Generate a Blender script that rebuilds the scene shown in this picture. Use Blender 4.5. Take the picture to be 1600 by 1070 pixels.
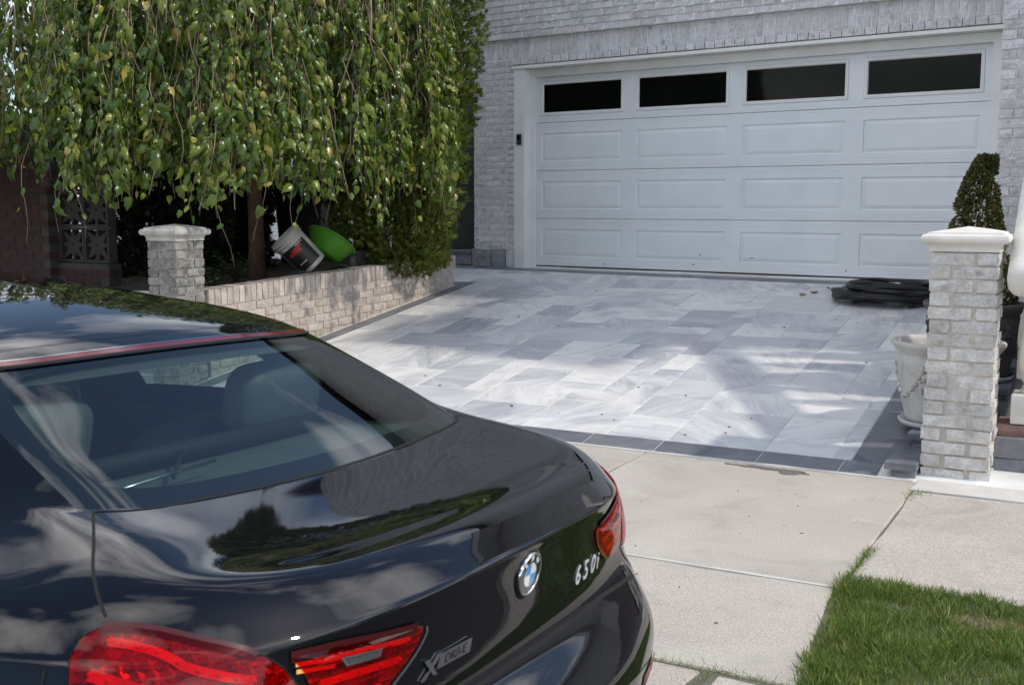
import bpy, bmesh, math, random
import numpy as np
from mathutils import Vector, Matrix, Euler
from mathutils.bvhtree import BVHTree

for _o in list(bpy.data.objects):
    bpy.data.objects.remove(_o, do_unlink=True)
scene = bpy.context.scene
COL = scene.collection
R = math.radians
random.seed(7)
RNG = np.random.default_rng(11)

# ------------------------------------------------------------------ camera
CAM_Z = 1.50
YAW, PITCH = 35.493, 7.045
cam_data = bpy.data.cameras.new("camera")
cam_data.sensor_width = 36.0
cam_data.lens = 1761.07 / 1600.0 * 36.0
cam_data.clip_start = 0.05
cam_data.clip_end = 2000.0
cam_data.dof.use_dof = True
cam_data.dof.focus_distance = 7.0
cam_data.dof.aperture_fstop = 13.0
camera = bpy.data.objects.new("camera", cam_data)
COL.objects.link(camera)
camera.location = (0, 0, CAM_Z)
camera.rotation_euler = (R(90 - PITCH), 0, R(YAW))
scene.camera = camera

# ------------------------------------------------------------------ light
SUN_AZ, SUN_EL = 12.0, 46.5        # azimuth from +X towards +Y
SKY_STRENGTH, SUN_STRENGTH, EXPOSURE = 0.15, 2.15, 0.24
world = bpy.data.worlds.new("World")
scene.world = world
world.use_nodes = True
wn, wl = world.node_tree.nodes, world.node_tree.links
wn.clear()
w_out = wn.new("ShaderNodeOutputWorld")
w_bg = wn.new("ShaderNodeBackground")
w_sky = wn.new("ShaderNodeTexSky")
w_sky.sky_type = 'NISHITA'
w_sky.sun_disc = False
w_sky.sun_elevation = R(SUN_EL)
w_sky.sun_rotation = R(90 - SUN_AZ)
w_sky.altitude = 50
w_sky.air_density = 1.0
w_sky.dust_density = 0.7
w_sky.ozone_density = 1.2
# broken white cloud all over the sky (the car's paint mirrors it)
w_tc = wn.new("ShaderNodeTexCoord")
w_map = wn.new("ShaderNodeMapping")
w_map.inputs['Scale'].default_value = (1.0, 1.0, 2.4)
w_map.inputs['Location'].default_value = (-7.7, -2.1, 1.9)
w_noise = wn.new("ShaderNodeTexNoise")
w_noise.inputs['Scale'].default_value = 1.7
w_noise.inputs['Detail'].default_value = 7.0
w_noise.inputs['Roughness'].default_value = 0.52
w_noise.inputs['Distortion'].default_value = 0.35
w_ramp = wn.new("ShaderNodeValToRGB")
w_ramp.color_ramp.elements[0].position = 0.485
w_ramp.color_ramp.elements[0].color = (0, 0, 0, 1)
w_ramp.color_ramp.elements[1].position = 0.70
w_ramp.color_ramp.elements[1].color = (1, 1, 1, 1)
w_mul = wn.new("ShaderNodeMath"); w_mul.operation = 'MULTIPLY'
w_mul.inputs[1].default_value = 0.8
w_mix = wn.new("ShaderNodeMixRGB")
w_mix.inputs['Color2'].default_value = (28.4, 27.6, 26.8, 1)
wl.new(w_tc.outputs['Generated'], w_map.inputs['Vector'])
wl.new(w_map.outputs['Vector'], w_noise.inputs['Vector'])
wl.new(w_noise.outputs['Fac'], w_ramp.inputs['Fac'])
wl.new(w_ramp.outputs['Color'], w_mul.inputs[0])
wl.new(w_mul.outputs[0], w_mix.inputs['Fac'])
wl.new(w_sky.outputs['Color'], w_mix.inputs['Color1'])
wl.new(w_mix.outputs['Color'], w_bg.inputs['Color'])
w_bg.inputs['Strength'].default_value = SKY_STRENGTH
wl.new(w_bg.outputs['Background'], w_out.inputs['Surface'])

sun_data = bpy.data.lights.new("sun", 'SUN')
sun_data.energy = SUN_STRENGTH
sun_data.angle = R(2.0)
sun_data.color = (1.0, 0.93, 0.825)
sun = bpy.data.objects.new("sun", sun_data)
COL.objects.link(sun)
_sd = Vector((math.cos(R(SUN_EL)) * math.cos(R(SUN_AZ)), math.cos(R(SUN_EL)) * math.sin(R(SUN_AZ)), math.sin(R(SUN_EL))))
sun.rotation_euler = _sd.to_track_quat('Z', 'Y').to_euler()
sun.location = _sd * 30

scene.view_settings.view_transform = 'Standard'
scene.view_settings.look = 'None'
scene.view_settings.exposure = EXPOSURE
scene.view_settings.gamma = 1.0
scene.view_settings.use_curve_mapping = False
scene.render.engine = 'CYCLES'
scene.cycles.use_denoising = True
scene.cycles.max_bounces = 10
scene.cycles.transparent_max_bounces = 16
scene.cycles.caustics_reflective = False
scene.cycles.caustics_refractive = False

# ------------------------------------------------------------------ frames
TH = R(7.0)                                    # the street runs 7 degrees off the house front
E1 = np.array([math.cos(TH), math.sin(TH)])
E2 = np.array([-E1[1], E1[0]])
P0 = np.array([-1.833, 5.919])                 # front right corner of the drive
DOOR_Y = 10.711
DOOR_X0, DOOR_X1 = -7.30, -2.42
DOOR_Z = 0.794
WALK_Z = 0.05

def S(x, y, z=0.0):
    """street frame -> world"""
    q = P0 + E1 * x + E2 * y
    return (float(q[0]), float(q[1]), z)

def zdrive(x, y):
    """height of the drive surface at street-frame (x, y)"""
    wy = P0[1] + E1[1] * x + E2[1] * y
    b = max(10.66 - wy, 0.0)
    a = max(y, 0.0)
    t = a / (a + b) if a + b > 1e-6 else 1.0
    return WALK_Z + 0.735 * t

# ------------------------------------------------------------------ helpers
def link(o, parent=None):
    COL.objects.link(o)
    if parent is not None:
        o.parent = parent
    return o

def tag(o, label=None, cat=None, group=None, kind=None):
    if label: o["label"] = label
    if cat: o["category"] = cat
    if group: o["group"] = group
    if kind: o["kind"] = kind
    return o

def thing(name, label, cat, loc=(0, 0, 0), rotz=0.0, group=None):
    o = bpy.data.objects.new(name, None)
    o.empty_display_size = 0.1
    COL.objects.link(o)
    o.location = loc
    o.rotation_euler = (0, 0, rotz)
    return tag(o, label, cat, group)

def mesh(name, verts, faces, smooth=False):
    m = bpy.data.meshes.new(name)
    m.from_pydata([tuple(map(float, v)) for v in verts], [], [tuple(int(i) for i in f) for f in faces])
    if smooth:
        m.polygons.foreach_set("use_smooth", [True] * len(m.polygons))
    m.update()
    return m

def obj(name, me, mat, parent=None, loc=None, rot=None, scale=None):
    o = bpy.data.objects.new(name, me)
    if mat is not None and len(me.materials) == 0:
        me.materials.append(mat)
    link(o, parent)
    if loc is not None: o.location = loc
    if rot is not None: o.rotation_euler = rot
    if scale is not None: o.scale = scale
    return o

class MB:
    """collects shapes of one part"""
    def __init__(self):
        self.v, self.f = [], []
    def add(self, verts, faces):
        k = len(self.v)
        self.v += [tuple(map(float, p)) for p in verts]
        self.f += [tuple(i + k for i in f) for f in faces]
        return self
    def box(self, x0, x1, y0, y1, z0, z1, bevel=0.0):
        if bevel <= 0:
            v = [(x0, y0, z0), (x1, y0, z0), (x1, y1, z0), (x0, y1, z0), (x0, y0, z1), (x1, y0, z1), (x1, y1, z1), (x0, y1, z1)]
            f = [(3, 2, 1, 0), (4, 5, 6, 7), (0, 1, 5, 4), (1, 2, 6, 5), (2, 3, 7, 6), (3, 0, 4, 7)]
            return self.add(v, f)
        bm = bmesh.new()
        bmesh.ops.create_cube(bm, size=1.0)
        for q in bm.verts:
            q.co = Vector(((x0 + x1) / 2 + q.co.x * (x1 - x0), (y0 + y1) / 2 + q.co.y * (y1 - y0), (z0 + z1) / 2 + q.co.z * (z1 - z0)))
        bmesh.ops.bevel(bm, geom=list(bm.edges), offset=bevel, segments=2, affect='EDGES', profile=0.6)
        return self.bm(bm)
    def bm(self, bm):
        bm.verts.index_update()
        self.add([q.co[:] for q in bm.verts], [[q.index for q in f.verts] for f in bm.faces])
        bm.free()
        return self
    def tube(self, pts, rad, n=8, cap=True):
        pts = [Vector(p) for p in pts]
        if not hasattr(rad, '__len__'): rad = [rad] * len(pts)
        rings, up = [], Vector((0, 0, 1))
        prev = None
        for i, p in enumerate(pts):
            d = (pts[min(i + 1, len(pts) - 1)] - pts[max(i - 1, 0)])
            if d.length < 1e-9: d = Vector((0, 0, 1))
            d.normalize()
            if prev is None:
                a = d.cross(up if abs(d.z) < 0.95 else Vector((1, 0, 0))).normalized()
            else:
                a = (prev - d * prev.dot(d))
                a = a.normalized() if a.length > 1e-6 else d.orthogonal().normalized()
            prev = a
            b = d.cross(a)
            rings.append([p + (a * math.cos(2 * math.pi * k / n) + b * math.sin(2 * math.pi * k / n)) * rad[i] for k in range(n)])
        v = [q for r in rings for q in r]
        f = []
        for i in range(len(rings) - 1):
            for k in range(n):
                f.append((i * n + k, i * n + (k + 1) % n, (i + 1) * n + (k + 1) % n, (i + 1) * n + k))
        if cap:
            f.append(tuple(reversed(range(n))))
            f.append(tuple(range((len(rings) - 1) * n, len(rings) * n)))
        return self.add(v, f)
    def lathe(self, prof, n=32, center=(0, 0), fn=None):
        v, f = [], []
        for (r, z) in prof:
            for k in range(n):
                a = 2 * math.pi * k / n
                rr = r if fn is None else fn(r, z, a)
                v.append((center[0] + rr * math.cos(a), center[1] + rr * math.sin(a), z))
        for i in range(len(prof) - 1):
            for k in range(n):
                f.append((i * n + k, i * n + (k + 1) % n, (i + 1) * n + (k + 1) % n, (i + 1) * n + k))
        f.append(tuple(reversed(range(n))))
        f.append(tuple(range((len(prof) - 1) * n, len(prof) * n)))
        return self.add(v, f)
    def build(self, name, mat, parent=None, smooth=False, loc=None, rot=None):
        m = mesh(name, self.v, self.f, smooth)
        return obj(name, m, mat, parent, loc, rot)

def np_mesh(name, verts, faces_tri, smooth=False):
    """fast mesh from numpy arrays (N,3) and (M,3)"""
    m = bpy.data.meshes.new(name)
    nv, nf = len(verts), len(faces_tri)
    m.vertices.add(nv); m.vertices.foreach_set("co", np.ascontiguousarray(verts, dtype=np.float32).ravel())
    m.loops.add(nf * 3); m.loops.foreach_set("vertex_index", np.ascontiguousarray(faces_tri, dtype=np.int32).ravel())
    m.polygons.add(nf)
    m.polygons.foreach_set("loop_start", np.arange(0, nf * 3, 3, dtype=np.int32))
    m.polygons.foreach_set("loop_total", np.full(nf, 3, dtype=np.int32))
    if smooth: m.polygons.foreach_set("use_smooth", np.ones(nf, dtype=bool))
    m.update(calc_edges=True)
    return m

def cr_curve(P, sub, pre=None, post=None):
    """centripetal Catmull-Rom through P (n, 3); uniform samples per span"""
    P = [np.array(q, float) for q in P]
    a = P[0] * 2 - P[1] if pre is None else np.array(pre, float)
    b = P[-1] * 2 - P[-2] if post is None else np.array(post, float)
    Q = [a] + P + [b]
    out = []
    for i in range(1, len(Q) - 2):
        p0, p1, p2, p3 = Q[i - 1], Q[i], Q[i + 1], Q[i + 2]
        t0 = 0.0
        t1 = t0 + max(np.linalg.norm(p1 - p0), 1e-5) ** .5
        t2 = t1 + max(np.linalg.norm(p2 - p1), 1e-5) ** .5
        t3 = t2 + max(np.linalg.norm(p3 - p2), 1e-5) ** .5
        for k in range(sub):
            t = t1 + (t2 - t1) * k / sub
            A1 = p0 * (t1 - t) / (t1 - t0) + p1 * (t - t0) / (t1 - t0)
            A2 = p1 * (t2 - t) / (t2 - t1) + p2 * (t - t1) / (t2 - t1)
            A3 = p2 * (t3 - t) / (t3 - t2) + p3 * (t - t2) / (t3 - t2)
            B1 = A1 * (t2 - t) / (t2 - t0) + A2 * (t - t0) / (t2 - t0)
            B2 = A2 * (t3 - t) / (t3 - t1) + A3 * (t - t1) / (t3 - t1)
            out.append(B1 * (t2 - t) / (t2 - t1) + B2 * (t - t1) / (t2 - t1))
    out.append(P[-1])
    return out

# ------------------------------------------------------------------ materials
MATS = {}
class NT:
    def __init__(self, name):
        self.m = bpy.data.materials.new(name)
        self.m.use_nodes = True
        self.n, self.l = self.m.node_tree.nodes, self.m.node_tree.links
        self.b = self.n["Principled BSDF"]
        self.out = self.n["Material Output"]
        MATS[name] = self.m
    def new(self, t, **kw):
        q = self.n.new(t)
        for k, v in kw.items():
            if k in q.inputs: q.inputs[k].default_value = v
            else: setattr(q, k, v)
        return q
    def coords(self, scale=1.0, rand=False, kind='Object', vec=None):
        tc = self.new("ShaderNodeTexCoord")
        mp = self.new("ShaderNodeMapping")
        mp.inputs['Scale'].default_value = vec if vec else (scale, scale, scale)
        src = tc.outputs[kind]
        if rand:
            oi = self.new("ShaderNodeObjectInfo")
            mul = self.new("ShaderNodeVectorMath", operation='SCALE')
            mul.inputs[0].default_value = (31.7, 17.3, 53.1)
            self.l.new(oi.outputs['Random'], mul.inputs['Scale'])
            add = self.new("ShaderNodeVectorMath", operation='ADD')
            self.l.new(src, add.inputs[0]); self.l.new(mul.outputs[0], add.inputs[1])
            src = add.outputs[0]
        self.l.new(src, mp.inputs['Vector'])
        return mp.outputs['Vector']
    def noise(self, vec, scale, detail=5.0, rough=0.55, dist=0.0):
        q = self.new("ShaderNodeTexNoise")
        q.inputs['Scale'].default_value = scale; q.inputs['Detail'].default_value = detail
        q.inputs['Roughness'].default_value = rough; q.inputs['Distortion'].default_value = dist
        self.l.new(vec, q.inputs['Vector'])
        return q.outputs['Fac']
    def ramp(self, fac, stops):
        q = self.new("ShaderNodeValToRGB")
        cr = q.color_ramp
        while len(cr.elements) < len(stops): cr.elements.new(0.5)
        for e, (p, c) in zip(cr.elements, stops):
            e.position = p
            e.color = (c[0], c[1], c[2], 1) if hasattr(c, '__len__') else (c, c, c, 1)
        self.l.new(fac, q.inputs['Fac'])
        return q.outputs['Color']
    def mix(self, fac, a, b, mode='MIX'):
        q = self.new("ShaderNodeMixRGB", blend_type=mode)
        for s, x in (('Fac', fac), ('Color1', a), ('Color2', b)):
            if hasattr(x, 'is_linked') or hasattr(x, 'links'): self.l.new(x, q.inputs[s])
            elif s == 'Fac': q.inputs[s].default_value = x
            else: q.inputs[s].default_value = (x[0], x[1], x[2], 1)
        return q.outputs['Color']
    def math(self, op, a, b=0.5):
        q = self.new("ShaderNodeMath", operation=op)
        for i, x in enumerate((a, b)):
            if hasattr(x, 'links'): self.l.new(x, q.inputs[i])
            else: q.inputs[i].default_value = x
        return q.outputs[0]
    def bump(self, h, strength=0.3, dist=0.01, prev=None):
        q = self.new("ShaderNodeBump")
        q.inputs['Strength'].default_value = strength; q.inputs['Distance'].default_value = dist
        self.l.new(h, q.inputs['Height'])
        if prev is not None: self.l.new(prev, q.inputs['Normal'])
        return q.outputs['Normal']
    def set(self, color=None, rough=None, normal=None, **kw):
        for s, x in (('Base Color', color), ('Roughness', rough), ('Normal', normal)):
            if x is None: continue
            if hasattr(x, 'links'): self.l.new(x, self.b.inputs[s])
            elif s == 'Base Color': self.b.inputs[s].default_value = (x[0], x[1], x[2], 1)
            else: self.b.inputs[s].default_value = x
        for k, v in kw.items():
            self.b.inputs[k.replace('_', ' ')].default_value = v
        return self.m

def m_plain(name, col, rough=0.5, var=0.15, scale=6.0, bump=0.0, bscale=40.0, **kw):
    t = NT(name)
    v = t.coords()
    n = t.noise(v, scale)
    dark = tuple(c * (1 - var) for c in col); lite = tuple(min(1, c * (1 + var)) for c in col)
    c = t.ramp(n, [(0.3, dark), (0.7, lite)])
    nr = t.bump(t.noise(v, bscale, 6), bump, 0.004) if bump else None
    return t.set(c, rough, nr, **kw)

def m_brick(name, light, mid, dark, tint, speck=0.35, rand_amt=0.25):
    t = NT(name)
    v = t.coords(rand=True)
    g = t.coords(kind='Object')
    n1 = t.noise(v, 14, 8, 0.65)
    n2 = t.noise(v, 70, 6, 0.7)
    n3 = t.noise(v, 3.0, 3)
    c = t.ramp(n1, [(0.28, dark), (0.45, mid), (0.62, light)])
    c = t.mix(t.ramp(n2, [(0.38, 0.0), (0.62, speck)]), c, dark)
    c = t.mix(t.ramp(n3, [(0.4, 0.0), (0.75, 0.55)]), c, tint)
    oi = t.new("ShaderNodeObjectInfo")
    k = t.math('ADD', t.math('MULTIPLY', oi.outputs['Random'], rand_amt), 1 - rand_amt * 0.55)
    cc = t.new("ShaderNodeCombineColor")
    for i in range(3): t.l.new(k, cc.inputs[i])
    c = t.mix(1.0, c, cc.outputs[0], 'MULTIPLY')
    nr = t.bump(n1, 0.95, 0.014)
    nr = t.bump(n2, 0.7, 0.005, nr)
    return t.set(c, 0.88, nr)

def build_materials():
    # right pillar: pale tumbled brick with tan mortar smears
    m_brick('brick_pale', (0.76, 0.745, 0.72), (0.62, 0.60, 0.575), (0.30, 0.285, 0.265), (0.62, 0.56, 0.485), 0.45)
    m_brick('brick_weathered', (0.42, 0.41, 0.38), (0.24, 0.23, 0.21), (0.07, 0.07, 0.066), (0.36, 0.33, 0.28), 0.65)
    m_brick('brick_rose', (0.62, 0.56, 0.50), (0.50, 0.435, 0.38), (0.25, 0.215, 0.185), (0.58, 0.49, 0.42), 0.35)
    m_brick('brick_house', (0.80, 0.79, 0.80), (0.66, 0.645, 0.655), (0.30, 0.295, 0.30), (0.70, 0.665, 0.66), 0.55, 0.2)
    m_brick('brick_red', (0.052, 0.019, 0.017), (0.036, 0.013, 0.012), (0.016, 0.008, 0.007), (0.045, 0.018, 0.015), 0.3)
    m_brick('rock_face', (0.33, 0.345, 0.37), (0.24, 0.25, 0.27), (0.12, 0.125, 0.14), (0.30, 0.30, 0.32), 0.4)
    m_plain('mortar', (0.56, 0.505, 0.44), 0.95, 0.2, 9, 0.5, 90)
    m_plain('mortar_old', (0.34, 0.32, 0.285), 0.95, 0.2, 9, 0.4, 90)
    m_plain('mortar_house', (0.84, 0.84, 0.83), 0.95, 0.15, 9, 0.4, 90)
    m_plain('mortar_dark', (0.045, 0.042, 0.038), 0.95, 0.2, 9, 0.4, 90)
    # brick texture for the walls too far up or round the corner to lay brick by brick
    t = NT('brick_courses')
    v = t.coords()
    br = t.new("ShaderNodeTexBrick")
    br.inputs['Scale'].default_value = 1.0
    br.inputs['Mortar Size'].default_value = 0.006
    br.inputs['Brick Width'].default_value = 0.21
    br.inputs['Row Height'].default_value = 0.0705
    br.inputs['Color1'].default_value = (0.46, 0.45, 0.46, 1)
    br.inputs['Color2'].default_value = (0.60, 0.58, 0.59, 1)
    br.inputs['Mortar'].default_value = (0.82, 0.82, 0.81, 1)
    sx = t.new("ShaderNodeSeparateXYZ"); cx = t.new("ShaderNodeCombineXYZ")
    t.l.new(v, sx.inputs[0])
    t.l.new(t.math('ADD', sx.outputs[0], sx.outputs[1]), cx.inputs[0]); t.l.new(sx.outputs[2], cx.inputs[1])
    t.l.new(cx.outputs[0], br.inputs['Vector'])
    n = t.noise(v, 25, 7, 0.65)
    c = t.mix(t.ramp(n, [(0.45, 0.0), (0.70, 0.35)]), br.outputs['Color'], (0.24, 0.23, 0.235))
    nr = t.bump(br.outputs['Fac'], 0.6, -0.012)
    t.set(c, 0.9, t.bump(n, 0.5, 0.008, nr))
    # cast stone: caps, balustrade, urns
    t = NT('cast_stone')
    v = t.coords(rand=True)
    n = t.noise(v, 7, 8, 0.6)
    c = t.ramp(n, [(0.25, (0.60, 0.565, 0.50)), (0.55, (0.74, 0.71, 0.65)), (0.8, (0.78, 0.76, 0.71))])
    c = t.mix(t.ramp(t.noise(v, 60, 5, 0.7), [(0.55, 0.0), (0.75, 0.35)]), c, (0.42, 0.39, 0.34))
    t.set(c, 0.8, t.bump(t.noise(v, 80, 6), 0.25, 0.003))
    t = NT('cast_stone_old')
    v = t.coords(rand=True)
    n = t.noise(v, 6, 8, 0.65)
    c = t.ramp(n, [(0.25, (0.23, 0.225, 0.205)), (0.5, (0.46, 0.44, 0.41)), (0.75, (0.58, 0.56, 0.52))])
    t.set(c, 0.85, t.bump(t.noise(v, 60, 6), 0.35, 0.004))
    t = NT('urn_stone')
    v = t.coords(rand=True)
    n = t.noise(v, 9, 8, 0.65)
    c = t.ramp(n, [(0.25, (0.34, 0.325, 0.30)), (0.5, (0.52, 0.50, 0.465)), (0.75, (0.62, 0.60, 0.56))])
    t.set(c, 0.85, t.bump(t.noise(v, 45, 6), 0.4, 0.004))
    m_plain('urn_dark', (0.085, 0.08, 0.075), 0.8, 0.3, 8, 0.3, 60)
    m_plain('saucer', (0.55, 0.56, 0.58), 0.5, 0.08)
    # polished marble pavers: every tile takes its own tone and veins
    t = NT('marble')
    v0 = t.coords(rand=True, kind='Object')
    oi = t.new("ShaderNodeObjectInfo")
    vr = t.new("ShaderNodeVectorRotate", rotation_type='Z_AXIS')
    t.l.new(v0, vr.inputs['Vector'])
    t.l.new(t.math('MULTIPLY', t.math('FRACT', t.math('MULTIPLY', oi.outputs['Random'], 37.0)), 3.1), vr.inputs['Angle'])
    mp = t.new("ShaderNodeMapping"); mp.inputs['Scale'].default_value = (0.7, 2.6, 1.0)
    t.l.new(vr.outputs[0], mp.inputs['Vector'])
    v = mp.outputs[0]
    n1 = t.noise(v, 1.5, 8, 0.62, 0.9)
    n2 = t.noise(v, 5.0, 8, 0.68, 0.9)
    n3 = t.noise(v0, 2.0, 5, 0.55, 0.4)
    rnd2 = t.math('FRACT', t.math('MULTIPLY', oi.outputs['Random'], 91.7))
    tone = t.ramp(oi.outputs['Random'], [(0.0, (0.83, 0.805, 0.765)), (0.42, (0.79, 0.77, 0.74)), (0.56, (0.65, 0.645, 0.64)), (0.76, (0.51, 0.52, 0.54)), (0.90, (0.44, 0.45, 0.475)), (1.0, (0.36, 0.37, 0.40))])
    vein = t.ramp(n1, [(0.36, (0.27, 0.285, 0.32)), (0.48, (0.47, 0.485, 0.51)), (0.60, (0.74, 0.74, 0.73))])
    amt = t.math('MULTIPLY', t.ramp(n3, [(0.36, 0.10), (0.62, 1.0)]), t.math('ADD', t.math('MULTIPLY', rnd2, 0.75), 0.28))
    c = t.mix(amt, tone, vein)
    c = t.mix(t.ramp(n2, [(0.50, 0.0), (0.70, 0.7)]), c, (0.79, 0.78, 0.755))
    n4 = t.noise(v, 3.2, 9, 0.7, 1.0)
    c = t.mix(t.ramp(n4, [(0.53, 0.0), (0.60, 0.30), (0.67, 0.0)]), c, (0.30, 0.315, 0.35))
    c = t.mix(t.ramp(t.noise(v0, 1.1, 4, 0.5), [(0.55, 0.0), (0.8, 0.25)]), c, (0.62, 0.575, 0.50))
    t.set(c, t.ramp(n2, [(0.3, 0.30), (0.7, 0.52)]), t.bump(t.noise(v0, 30, 5), 0.06, 0.002))
    t = NT('slate_marble')
    v = t.coords(rand=True, kind='Object')
    n1 = t.noise(v, 4, 8, 0.65, 1.5)
    c = t.ramp(n1, [(0.3, (0.085, 0.092, 0.108)), (0.55, (0.145, 0.153, 0.172)), (0.70, (0.22, 0.23, 0.25)), (0.88, (0.42, 0.43, 0.45))])
    oi = t.new("ShaderNodeObjectInfo")
    c = t.mix(t.math('MULTIPLY', oi.outputs['Random'], 0.25), c, (0.26, 0.265, 0.28))
    t.set(c, 0.45, t.bump(t.noise(v, 50, 6), 0.2, 0.003))
    m_plain('grout', (0.70, 0.70, 0.68), 0.9, 0.1)
    m_plain('cement_smear', (0.58, 0.555, 0.51), 0.9, 0.12, 5, 0.3, 60)
    # concrete with exposed fine aggregate
    t = NT('concrete')
    v = t.coords(rand=True)
    g = t.noise(v, 170, 3, 0.7)
    n = t.noise(v, 1.6, 7, 0.6)
    c = t.ramp(g, [(0.32, (0.23, 0.20, 0.165)), (0.45, (0.42, 0.38, 0.325)), (0.56, (0.53, 0.485, 0.425)), (0.70, (0.69, 0.645, 0.58))])
    c = t.mix(t.ramp(n, [(0.3, 0.0), (0.75, 0.45)]), c, (0.36, 0.325, 0.28))
    c = t.mix(t.ramp(t.noise(v, 3.5, 8, 0.7), [(0.58, 0.0), (0.75, 0.55)]), c, (0.60, 0.58, 0.545))
    c = t.mix(t.ramp(t.noise(v, 2.6, 6, 0.6, 1.2), [(0.52, 0.0), (0.72, 0.5)]), c, (0.29, 0.265, 0.23))
    c = t.mix(t.ramp(t.noise(v, 0.9, 5, 0.6, 0.8), [(0.50, 0.0), (0.70, 0.4)]), c, (0.56, 0.53, 0.48))
    vo = t.new("ShaderNodeTexVoronoi", feature='F1')
    vo.inputs['Scale'].default_value = 120
    t.l.new(v, vo.inputs['Vector'])
    nr = t.bump(g, 0.5, 0.004)
    t.set(c, 0.92, t.bump(vo.outputs['Distance'], 0.3, 0.003, nr))
    t = NT('asphalt')
    v = t.coords()
    g = t.noise(v, 140, 4, 0.7)
    c = t.ramp(g, [(0.3, (0.03, 0.03, 0.031)), (0.6, (0.07, 0.07, 0.07)), (0.8, (0.12, 0.118, 0.115))])
    t.set(c, 0.9, t.bump(g, 0.6, 0.006))
    t = NT('soil')
    v = t.coords()
    n = t.noise(v, 22, 8, 0.7)
    c = t.ramp(n, [(0.3, (0.025, 0.018, 0.012)), (0.6, (0.06, 0.045, 0.032)), (0.8, (0.11, 0.085, 0.06))])
    t.set(c, 0.95, t.bump(n, 1.0, 0.02))
    m_plain('far_ground', (0.20, 0.20, 0.17), 0.95, 0.25, 0.6, 0.3, 8)
    m_plain('thatch', (0.050, 0.066, 0.022), 0.95, 0.45, 30, 0.8, 60)
    t = NT('stain')
    v = t.coords()
    n = t.noise(v, 30, 6, 0.7)
    t.set(t.ramp(n, [(0.3, (0.12, 0.11, 0.095)), (0.7, (0.20, 0.185, 0.165))]), 0.9, t.bump(n, 0.5, 0.004))
    # white paint of door and trim
    t = NT('door_paint')
    v = t.coords(vec=(2.0, 1, 60.0))
    n = t.noise(v, 6, 5, 0.6)
    big = t.noise(t.coords(), 2.5, 4)
    c = t.ramp(big, [(0.3, (0.70, 0.725, 0.745)), (0.7, (0.77, 0.79, 0.805))])
    t.set(c, 0.42, t.bump(n, 0.10, 0.002))
    t = NT('trim_paint')
    v = t.coords()
    c = t.ramp(t.noise(v, 3, 6, 0.7), [(0.3, (0.70, 0.70, 0.67)), (0.7, (0.80, 0.80, 0.78))])
    t.set(c, 0.45)
    m_plain('rubber', (0.012, 0.012, 0.012), 0.6, 0.2)
    t = NT('door_glass')
    t.set((0.004, 0.005, 0.004), 0.05, None, Specular_IOR_Level=0.09)
    m_plain('sensor_grey', (0.025, 0.03, 0.032), 0.4, 0.1)
    m_plain('lintel_steel', (0.16, 0.12, 0.07), 0.7, 0.3)
    t = NT('hose_black')
    t.set((0.006, 0.006, 0.007), 0.42, None, Specular_IOR_Level=0.35)
    m_plain('steel', (0.55, 0.55, 0.56), 0.3, 0.1, Metallic=1.0)
    # plants
    def leafmat(name, a, b, c3, yellow, rough=0.38, trans=0.25, ramp=(0.15, 0.55, 0.88, 0.97), spec=0.32):
        t = NT(name)
        g = t.new("ShaderNodeNewGeometry")
        c = t.ramp(g.outputs['Random Per Island'], [(ramp[0], a), (ramp[1], b), (ramp[2], c3), (ramp[3], yellow)])
        oi = t.new("ShaderNodeObjectInfo")
        n = t.noise(t.coords(), 14, 4)
        c = t.mix(t.ramp(n, [(0.3, 0.0), (0.8, 0.4)]), c, a)
        t.set(c, rough, None, Specular_IOR_Level=spec)
        tr = t.new("ShaderNodeBsdfTranslucent")
        t.l.new(t.mix(1.0, c, (1.5, 1.7, 0.6), 'MULTIPLY'), tr.inputs['Color'])
        mx = t.new("ShaderNodeMixShader"); mx.inputs['Fac'].default_value = trans
        t.l.new(t.b.outputs[0], mx.inputs[1]); t.l.new(tr.outputs[0], mx.inputs[2])
        t.l.new(mx.outputs[0], t.out.inputs['Surface'])
        return t.m
    leafmat('leaf_mulberry', (0.046, 0.092, 0.013), (0.105, 0.160, 0.021), (0.205, 0.245, 0.038), (0.42, 0.34, 0.085), 0.28, 0.30, (0.12, 0.5, 0.9, 0.975), 0.5)
    t = leafmat('leaf_single', (0.05, 0.10, 0.022), (0.05, 0.10, 0.022), (0.05, 0.10, 0.022), (0.05, 0.10, 0.022), 0.28, 0.30, spec=0.5)
    nt = t.node_tree
    # single leaves: tone by object
    for q in nt.nodes:
        if q.bl_idname == 'ShaderNodeValToRGB' and len(q.color_ramp.elements) == 4:
            oi = nt.nodes.new("ShaderNodeObjectInfo")
            nt.links.new(oi.outputs['Random'], q.inputs['Fac'])
            for e, p, c in zip(q.color_ramp.elements, (0.1, 0.55, 0.92, 0.985), ((0.052, 0.10, 0.014), (0.115, 0.172, 0.022), (0.21, 0.255, 0.040), (0.42, 0.35, 0.085))):
                e.position = p; e.color = (*c, 1)
    leafmat('leaf_juniper', (0.040, 0.068, 0.012), (0.100, 0.140, 0.021), (0.19, 0.215, 0.036), (0.24, 0.15, 0.05), 0.6, 0.15)
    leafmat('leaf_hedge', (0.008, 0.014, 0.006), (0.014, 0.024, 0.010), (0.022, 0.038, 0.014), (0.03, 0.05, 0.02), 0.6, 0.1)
    leafmat('leaf_box', (0.040, 0.052, 0.014), (0.095, 0.100, 0.028), (0.18, 0.165, 0.05), (0.26, 0.19, 0.08), 0.5, 0.12)
    leafmat('leaf_shrub', (0.03, 0.055, 0.015), (0.055, 0.095, 0.025), (0.08, 0.12, 0.035), (0.16, 0.15, 0.07), 0.4, 0.2)
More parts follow.
